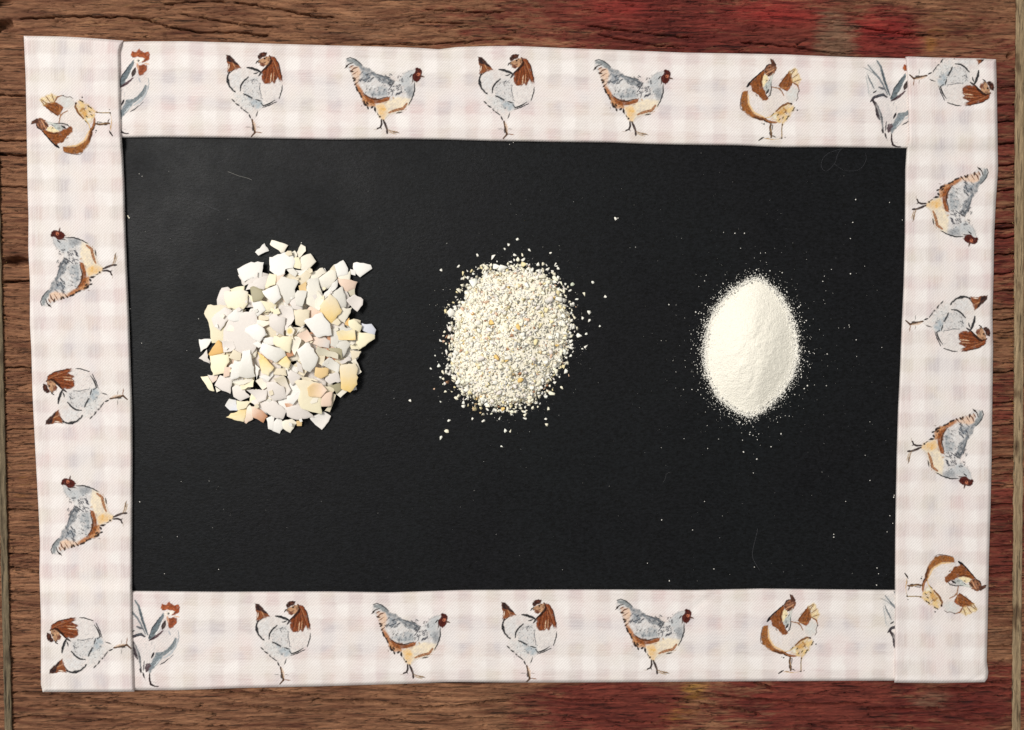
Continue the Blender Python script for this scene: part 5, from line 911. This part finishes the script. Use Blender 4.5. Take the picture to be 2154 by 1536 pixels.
Z6 = [(687, 142, 11), (627, 171, 9), (602, 198, 8), (765, 207, 10), (905, 228, 8), (420, 242, 8), (530, 255, 18), (560, 278, 11), (590, 320, 28), (545, 315, 19), (508, 308, 11), (668, 240, 9), (717, 235, 9), (692, 268, 14), (722, 270, 10), (640, 290, 12), (664, 272, 7), (292, 312, 11), (181, 343, 9), (326, 362, 13, 'Y'), (321, 397, 9), (360, 388, 11), (385, 430, 28), (395, 365, 8), (317, 475, 8), (350, 500, 17), (245, 625, 22), (275, 598, 10), (222, 706, 9), (240, 690, 9), (207, 750, 11), (180, 802, 10), (212, 827, 8), (198, 775, 7), (248, 797, 12, 'P'), (246, 818, 11, 'P'), (137, 914, 11), (168, 970, 11), (113, 988, 6), (218, 963, 11), (195, 1012, 10), (230, 1025, 8), (255, 1030, 7), (180, 1048, 8), (195, 1055, 9), (185, 1085, 9), (205, 1090, 9, 'K'), (138, 1123, 6, 'P'), (208, 1140, 7), (253, 1152, 9), (165, 1211, 12), (328, 1213, 11), (330, 1238, 10), (395, 1252, 13, 'T'), (345, 1190, 8), (360, 1180, 7), (235, 1329, 10), (386, 1320, 9), (461, 1335, 8), (515, 1290, 9), (567, 1317, 8), (220, 1403, 11), (182, 1445, 11), (607, 1394, 10), (639, 1400, 8), (733, 1318, 13), (870, 1318, 9), (876, 1354, 11), (891, 1251, 11), (978, 1119, 11), (1003, 1009, 13), (961, 1045, 8), (934, 1082, 9), (910, 1150, 16), (870, 1160, 11), (885, 1140, 10), (1137, 843, 12), (1115, 860, 7), (1090, 768, 18), (1138, 761, 8), (1033, 757, 10), (1160, 673, 11), (1115, 655, 8), (1158, 620, 12), (1072, 531, 9), (1125, 499, 11), (1181, 419, 9), (1050, 433, 12, 'L'), (1265, 516, 10), (1226, 708, 8), (958, 392, 14), (975, 428, 12), (998, 433, 8), (992, 462, 9), (990, 485, 12), (1000, 510, 11), (935, 302, 10), (940, 313, 8), (952, 332, 10), (915, 345, 8), (900, 320, 8), (850, 300, 10), (825, 300, 12), (880, 330, 11), (1030, 580, 11), (1050, 700, 9), (1041, 672, 9), (1048, 830, 8), (1040, 855, 9), (1050, 880, 8), (1010, 890, 9), (1035, 905, 8), (1005, 915, 8), (582, 1503, 9), (745, 305, 10), (757, 330, 10), (1330, 0, 9), (-22, 1200, 9), (650, 1275, 10), (660, 1255, 9), (735, 1275, 9), (720, 1270, 8), (560, 1270, 9), (545, 1268, 8), (485, 1255, 9), (440, 1225, 12)]
for t in Z6: crumb(t[0] / 3.134 + 870, t[1] / 3.134 + 460, t[2] / 3.134 * 1.5, t[3] if len(t) > 3 else rc.choice(['W', 'W', 'I', 'W']))
for x, y, rr_, c in [(515, 692, 22, 'O'), (430, 690, 22, 'W'), (440, 925, 28, 'K'), (575, 970, 30, 'C'), (572, 1112, 22, 'W'), (555, 1150, 26, 'K'), (445, 1178, 18, 'O'), (945, 830, 20, 'O'), (915, 640, 30, 'I'), (870, 605, 26, 'Y'), (825, 590, 26, 'K'), (900, 530, 30, 'K'), (960, 535, 30, 'W'), (610, 520, 28, 'I'), (640, 488, 12, 'P'), (390, 628, 16, 'N'), (740, 680, 22, 'W'), (898, 882, 24, 'K'), (838, 880, 14, 'T'), (945, 892, 10, 'T'), (660, 735, 12, 'N'), (645, 770, 14, 'B'), (480, 795, 16, 'P'), (555, 790, 14, 'P'), (350, 885, 16, 'Y'), (300, 700, 24, 'I'), (300, 1075, 26, 'W'), (350, 1135, 24, 'W'), (560, 1240, 10, 'B'), (910, 720, 20, 'I'), (760, 560, 16, 'Y'), (685, 860, 10, 'B'), (620, 1000, 18, 'K'), (500, 1090, 16, 'Y'), (800, 1070, 12, 'Y'), (590, 1215, 14, 'Y'), (480, 660, 18, 'W'), (600, 620, 20, 'W'), (670, 360, 14, 'P'), (545, 630, 14, 'P'), (690, 630, 12, 'P'), (410, 740, 16, 'Y'), (800, 940, 16, 'C'), (860, 430, 16, 'Y')]:
    crumb(x / 3.134 + 870, y / 3.134 + 460, rr_ / 3.134 * 1.05, c, True)
bulk = []
while len(bulk) < 5600:
    x, y = rc.uniform(930, 1215), rc.uniform(555, 875); q = float(heap_q(x, y))
    if q < 1 or (q < 1.22 and rc.random() < math.exp(-((q - 1) / .07) ** 1.2) * .55):
        bulk.append((x, y, q, (float(np.clip(rc.lognormal(1.22, .34), 1.6, 7.5)) if len(bulk) < 3300 or q > .9 else rc.uniform(.9, 1.7)) * (1.1 if q > .88 else 1)))
bulk.sort(key=lambda t: -t[3])
single = 300 - len(crumb_items)
for x, y, q, rad in bulk[:single]: crumb(x, y, rad, rand_c(rc), q < .95)
finish_labels(crumb_items, 'eggshell crumb', 'crumbs of crushed eggshell')
def scatter(items, tpls, r):
    """items: (x, y, z, sx, sy, sz, colour) -> one mesh of small solids"""
    V, Fc, Cc, n = [], [], [], 0
    for x, y, z, sx, sy, sz, c in items:
        v, f = tpls[r.integers(len(tpls))]; a = r.uniform(0, 6.283); ca, sa = math.cos(a), math.sin(a); t = r.normal(0, .09)
        w = v * (sx, sy, sz); w = np.stack([w[:, 0] * ca - w[:, 1] * sa, w[:, 0] * sa + w[:, 1] * ca, w[:, 2] + t * w[:, 0] * .6], -1)
        V.append(w + P(x, y, z)); Fc.append(f + n); Cc.append(np.tile(c, (len(v), 1))); n += len(v)
    return np.vstack(V), np.vstack(Fc), np.vstack(Cc)
def crushed_heap():
    g = np.arange(-1, 1.0001, 1 / 60.0); items = []
    for x, y, q, rad in bulk[single:]:
        s = rad * PX; h = float(heap_h(x, y)) if q < 1 else 0
        c = np.clip(np.array(CC[rand_c(rc)]) * rc.uniform(.95, 1.03), 0, .96)
        items.append((x, y, ZP + h + s * rc.uniform(.08, .2), s * 1.2, s * 1.0, s * .2, c))
    V, f, C = scatter(items, TPL, rc)
    # packed core beneath the crumbs
    rr = np.linspace(0, .96, 60); aa = np.linspace(0, 2 * np.pi, 181)[:-1]; R_, A_ = np.meshgrid(rr, aa, indexing='ij')
    rad = R_ * np.interp((A_ + np.pi) % (2 * np.pi) - np.pi, ha, hr); x = HCX + rad * np.cos(A_); y = HCY + rad * np.sin(A_)
    z = ZP + heap_h(x, y) * 1.0 + 0.00002; cv = P(x.ravel(), y.ravel(), z.ravel()); i = np.arange(x.size).reshape(x.shape); j = np.roll(i, -1, 1)
    q = np.stack([i[:-1], i[1:], j[1:], j[:-1]], -1).reshape(-1, 4); tri = np.vstack([q[:, [0, 1, 2]], q[:, [0, 2, 3]]])[:, ::-1]
    C2 = np.tile((.93, .87, .72), (len(cv), 1)) * (1 + .06 * fbm(x.ravel() / 5, y.ravel() / 5, 430, 2))[:, None]; n = len(V)
    o = obj('crushed_eggshell', mesh('crushed_eggshell', np.vstack([V, cv]), np.vstack([f, tri + n]), np.vstack([C, C2])), M_CRUMB)
    tag(o, 'oval heap of fine crushed eggshell crumbs in the middle of the black board', 'crushed eggshell', kind='stuff')
crushed_heap()

# ------------------------------------------------------------------ powder mound
OCT = (np.array([(1, 0, 0), (-.9, .2, 0), (0, 1, 0), (.1, -1, 0), (0, 0, .8), (0, 0, -.8)], float), np.array([(0, 2, 4), (2, 1, 4), (1, 3, 4), (3, 0, 4), (2, 0, 5), (1, 2, 5), (3, 1, 5), (0, 3, 5)]))
PO = [(x / 3.413 + 1440, y / 3.413 + 480) for x, y in [(540, 345), (600, 400), (660, 450), (720, 540), (765, 650), (795, 780), (805, 880), (795, 980), (760, 1080), (700, 1170), (620, 1260), (540, 1330), (480, 1360), (410, 1340), (330, 1290), (250, 1220), (190, 1120), (155, 1000), (150, 870), (165, 760), (190, 660), (230, 580), (290, 500), (370, 430), (450, 370)]]
QX, QY = 1583.0, 735.0
pa = np.array([math.atan2(y - QY, x - QX) for x, y in PO]); pr = np.array([math.hypot(x - QX, y - QY) for x, y in PO]); o_ = np.argsort(pa); pa, pr = pa[o_], pr[o_]
pa = np.concatenate([pa[-1:] - 2 * np.pi, pa, pa[:1] + 2 * np.pi]); pr = np.concatenate([pr[-1:], pr, pr[:1]])
pf = np.linspace(-np.pi, np.pi, 361); pv = np.interp(pf, pa, pr); kk = np.exp(-(np.arange(-30, 31) / 6.0) ** 2); kk /= kk.sum()
pv = np.convolve(np.concatenate([pv[-31:-1], pv, pv[1:31]]), kk, 'valid'); pa, pr = pf, pv * 0.965
def pow_q(x, y): return np.hypot(x - QX, y - QY) / np.interp(np.arctan2(y - QY, x - QX), pa, pr)
def pow_h(x, y):
    q = pow_q(x, y); h = 0.0082 * np.clip(1.01 - np.sqrt(q * q + .02) ** 1.7, 0, 1) ** 1.12
    h = h + 0.0008 * np.clip(1 - q, 0, 1) ** .6 * fbm(x / 42 + .4 * y / 50, y / 60, 500, 3) + 0.00030 * np.clip(1.0 - q, 0, 1) ** .3 * fbm(x / 9, y / 9, 505, 3)
    d = seg_dist(x, y, [(1588, 755), (1586, 790), (1578, 820)]); h = h - 0.00028 * np.exp(-(d / 8.0) ** 2)
    d = seg_dist(x, y, [(1600, 770), (1604, 810), (1590, 850)]); h = h + 0.00024 * np.exp(-(d / 13.0) ** 2)
    return np.maximum(h, 0)
def powder():
    g = 2.0; xs = np.arange(1470, 1700, g); ys = np.arange(560, 900, g); X, Y = np.meshgrid(xs, ys)
    q = pow_q(X, Y) + 0.09 * fbm(X / 6, Y / 6, 510, 3); f = grid_faces(*X.shape); keep = (q.ravel()[f] < 1.0).all(1); f = f[keep]
    used = np.unique(f); mp = np.full(X.size, -1); mp[used] = np.arange(len(used)); f = mp[f]
    x, y = X.ravel()[used], Y.ravel()[used]; v = P(x, y, ZP + 0.00012 + pow_h(x, y))
    tri = np.vstack([f[:, [0, 1, 2]], f[:, [0, 2, 3]]])
    c = np.tile((.92, .875, .76), (len(v), 1)) * (1 + 0.05 * fbm(x / 7, y / 7, 515, 2))[:, None]
    rp = np.random.default_rng(31); it = []
    while len(it) < 25000:
        a = rp.uniform(0, 6.283); R0 = float(np.interp((a + np.pi) % (2 * np.pi) - np.pi, pa, pr)); u = rp.random()
        if len(it) < 15500: d = rp.normal(-2.0, 5.0) if u < .66 else abs(rp.exponential(6.5)) if u < .965 else abs(rp.exponential(22)); dist = R0 + d; big = 1
        else: dist = R0 * math.sqrt(rp.random()) * .98; big = .8; d = -10
        if d > 6 and rp.random() < .25 * (1 - math.sin(-a)) * .5: continue
        x, y = QX + dist * math.cos(a), QY + dist * math.sin(a); s = float(np.clip(rp.lognormal(-.15, .45), .35, 2.6)) * .86 * big
        h = float(pow_h(np.array(x), np.array(y))) if dist < R0 else 0.0; s *= PX
        it.append((x, y, ZP + h + s * (.5 if big == 1 else .25), s, s * rp.uniform(.6, 1), s * .8, np.array((.94, .91, .83)) * rp.uniform(.93, 1.01)))
    V, F2, C2 = scatter(it, [OCT], rp)
    o = obj('eggshell_powder', mesh('eggshell_powder', np.vstack([v, V]), np.vstack([tri, F2 + len(v)]), np.clip(np.vstack([c, C2]), 0, .95)), M_POWDER)
    o.data.polygons.foreach_set('use_smooth', np.concatenate([np.ones(len(tri), bool), np.zeros(len(F2), bool)]))
    tag(o, 'egg-shaped mound of fine cream eggshell powder at the right', 'eggshell powder', kind='stuff')
powder()

# ------------------------------------------------------------------ dust and lint on the black panel
def dust():
    rd = np.random.default_rng(41); it = []
    pts = [(1800, 420, 2.2), (1794, 468, 1.8), (1789, 502, 1.6), (1749, 567, 1.4), (1789, 576, 2.2), (1734, 581, 1.3), (1731, 592, 1.8), (1819, 560, 1), (1786, 684, 1.5), (1787, 688, 1.3), (1801, 715, 1.8), (1740, 745, 2.0), (1702, 740, 2.2), (1713, 744, 1.6), (1855, 731, 1.3), (1802, 750, 1.2), (1764, 690, 1), (1776, 690, 1), (1684, 642, 2), (1557, 478, 0), (1546, 491, 2), (1566, 491, 2), (1522, 489, 1.2), (1643, 913, 2.4), (1564, 951, 2.6), (1592, 966, 2.4), (1622, 940, 2), (1593, 925, 1.6), (1560, 911, 1), (1577, 914, 1.8), (1584, 916, 1.6), (1596, 913, 1.6), (1392, 1094, 2), (1457, 1115, 1.6), (1482, 1055, 1.4), (1408, 1222, 2.2), (1502, 1197, 1.8), (1587, 1193, 1.6), (1362, 1185, 1.4), (1754, 1124, 1.8), (1754, 1130, 2), (1830, 1011, 1.6), (1880, 1046, 2.2), (1881, 1042, 1.6), (1779, 1055, 1.4), (1872, 1085, 1.6), (1878, 1101, 1.4), (1845, 1195, 1.8), (1848, 1207, 1.5), (1844, 1231, 2), (1866, 1119, 1.4), (1820, 958, 1.2), (1871, 426, 1.4), (1898, 463, 1.3), (1439, 923, 1.2), (1391, 942, 1), (1300, 459, 2), (1337, 520, 1.2), (272, 458, 2.2), (270, 455, 2), (294, 1056, 1.9), (373, 1129, 1.3), (346, 1207, 1.3), (460, 1198, 1.5), (381, 1013, 1), (440, 1012, 1), (634, 511, 1.8), (293, 366, 1.2), (299, 371, 1.2), (418, 671, 1.4), (274, 650, 1.3), (298, 722, 1.4), (1080, 300, 1.3), (1072, 304, 1.2), (940, 512, 1)]
    for x, y, r_ in pts:
        if r_: it.append((x, y, ZP + r_ * .4 * PX, r_ * PX, r_ * .7 * PX, r_ * .7 * PX, np.array((.86, .83, .76))))
    for _ in range(900):                                   # finest shell dust around the crushed heap
        a = rd.uniform(0, 6.283); rad_ = float(np.interp((a + np.pi) % (2 * np.pi) - np.pi, ha, hr)) + abs(rd.exponential(16)); x, y = HCX + rad_ * math.cos(a), HCY + rad_ * math.sin(a)
        s = float(np.clip(rd.exponential(.34), .15, 1.1)); it.append((x, y, ZP + s * .4 * PX, s * PX, s * .8 * PX, s * .6 * PX, np.array((.85, .82, .74)) * rd.uniform(.4, 1)))
    for _ in range(1500):
        if rd.random() < .35: x = 1590 + rd.normal(0, 120); y = 720 + rd.normal(0, 150)
        else: x = rd.uniform(285, 1880) ; y = rd.uniform(318, 1235)
        if rd.random() < .4 and x < 900: continue
        if not (285 < x < 1878 and 318 < y < 1235): continue
        s = float(np.clip(rd.exponential(.30), .12, 1.0)); c = np.array((.7, .68, .64)) * rd.uniform(.15, .9)
        it.append((x, y, ZP + s * .4 * PX, s * PX, s * .7 * PX, s * .5 * PX, c))
    V, F2, C2 = scatter(it, [OCT], rd)
    o = obj('dust_specks', mesh('dust_specks', V, F2, C2), M_DUST)
    tag(o, 'fine pale dust specks strewn over the black board', 'dust', kind='stuff')
dust()
M_LINT = col_mat('lint', 0.8, 0.2, 500, .05, .05, .0001, True)
def lint(pts, w, c, label, z=ZP):
    p = np.array(pts, float); t = np.linspace(0, len(p) - 1, (len(p) - 1) * 7 + 1); i = np.clip(t.astype(int), 0, len(p) - 2); f = (t - i)[:, None]
    def g(k): return p[np.clip(k, 0, len(p) - 1)]
    a, b, cc, d = g(i - 1), g(i), g(i + 1), g(i + 2); q = .5 * (2 * b + (cc - a) * f + (2 * a - 5 * b + 4 * cc - d) * f ** 2 + (3 * b - a - 3 * cc + d) * f ** 3)
    base = P(p[0, 0], p[0, 1], z); tan = np.gradient(q, axis=0); tan /= np.linalg.norm(tan, axis=1)[:, None] + 1e-9; nn = np.stack([-tan[:, 1], tan[:, 0]], 1)
    V = []
    for k in range(4):
        o1, o2 = ((-1, 0), (0, 1), (1, 0), (0, -1))[k]; s = q + nn * o1 * w / 2
        V.append(P(s[:, 0], s[:, 1], z + (w * .55 + .3 + o2 * w * .5) * PX) - base)
    V = np.array(V).transpose(1, 0, 2).reshape(-1, 3); m = len(q); F_ = []
    for k in range(m - 1):
        for j in range(4): F_.append([k * 4 + j, k * 4 + (j + 1) % 4, (k + 1) * 4 + (j + 1) % 4, (k + 1) * 4 + j])
    o = obj('lint_fibre', mesh('lint_fibre', V, F_, None, True), M_LINT); o.location = base; o.color = (*c, 1); tag(o, label, 'lint', 'lint fibres on the board')
lint([(1770, 313), (1762, 325), (1755, 345), (1738, 360), (1728, 352), (1729, 338), (1740, 324), (1757, 317), (1775, 312)], .34, (.10, .10, .11), 'looped grey lint fibre on black board beneath the upper right corner')
lint([(1755, 345), (1775, 358), (1800, 359), (1815, 350), (1822, 334), (1820, 322)], .32, (.09, .09, .1), 'curved grey lint fibre beside the looped one at upper right')
lint([(479, 361), (494, 367), (505, 371), (521, 375), (530, 379)], .55, (.34, .33, .3), 'bright straight lint fibre on black board at upper left')
lint([(452, 344), (462, 341), (470, 337), (480, 336)], .32, (.14, .14, .15), 'short faint lint fibre above the bright one at upper left')
lint([(411, 425), (430, 430), (445, 437), (462, 444)], .4, (.13, .13, .14), 'grey lint fibre slanting below the bright one at upper left')
lint([(1594, 1112), (1590, 1130), (1584, 1155), (1583, 1172), (1590, 1187), (1598, 1200)], .36, (.12, .12, .13), 'long hanging curved lint fibre on black board at lower right')
lint([(1412, 993), (1402, 997), (1399, 1008), (1394, 1016)], .4, (.1, .1, .1), 'small hooked lint fibre on black board below the gap between heaps')
lint([(268, 453), (272, 460)], 1.6, (.8, .75, .55), 'tiny straw-coloured fibre beside the left fabric strip')
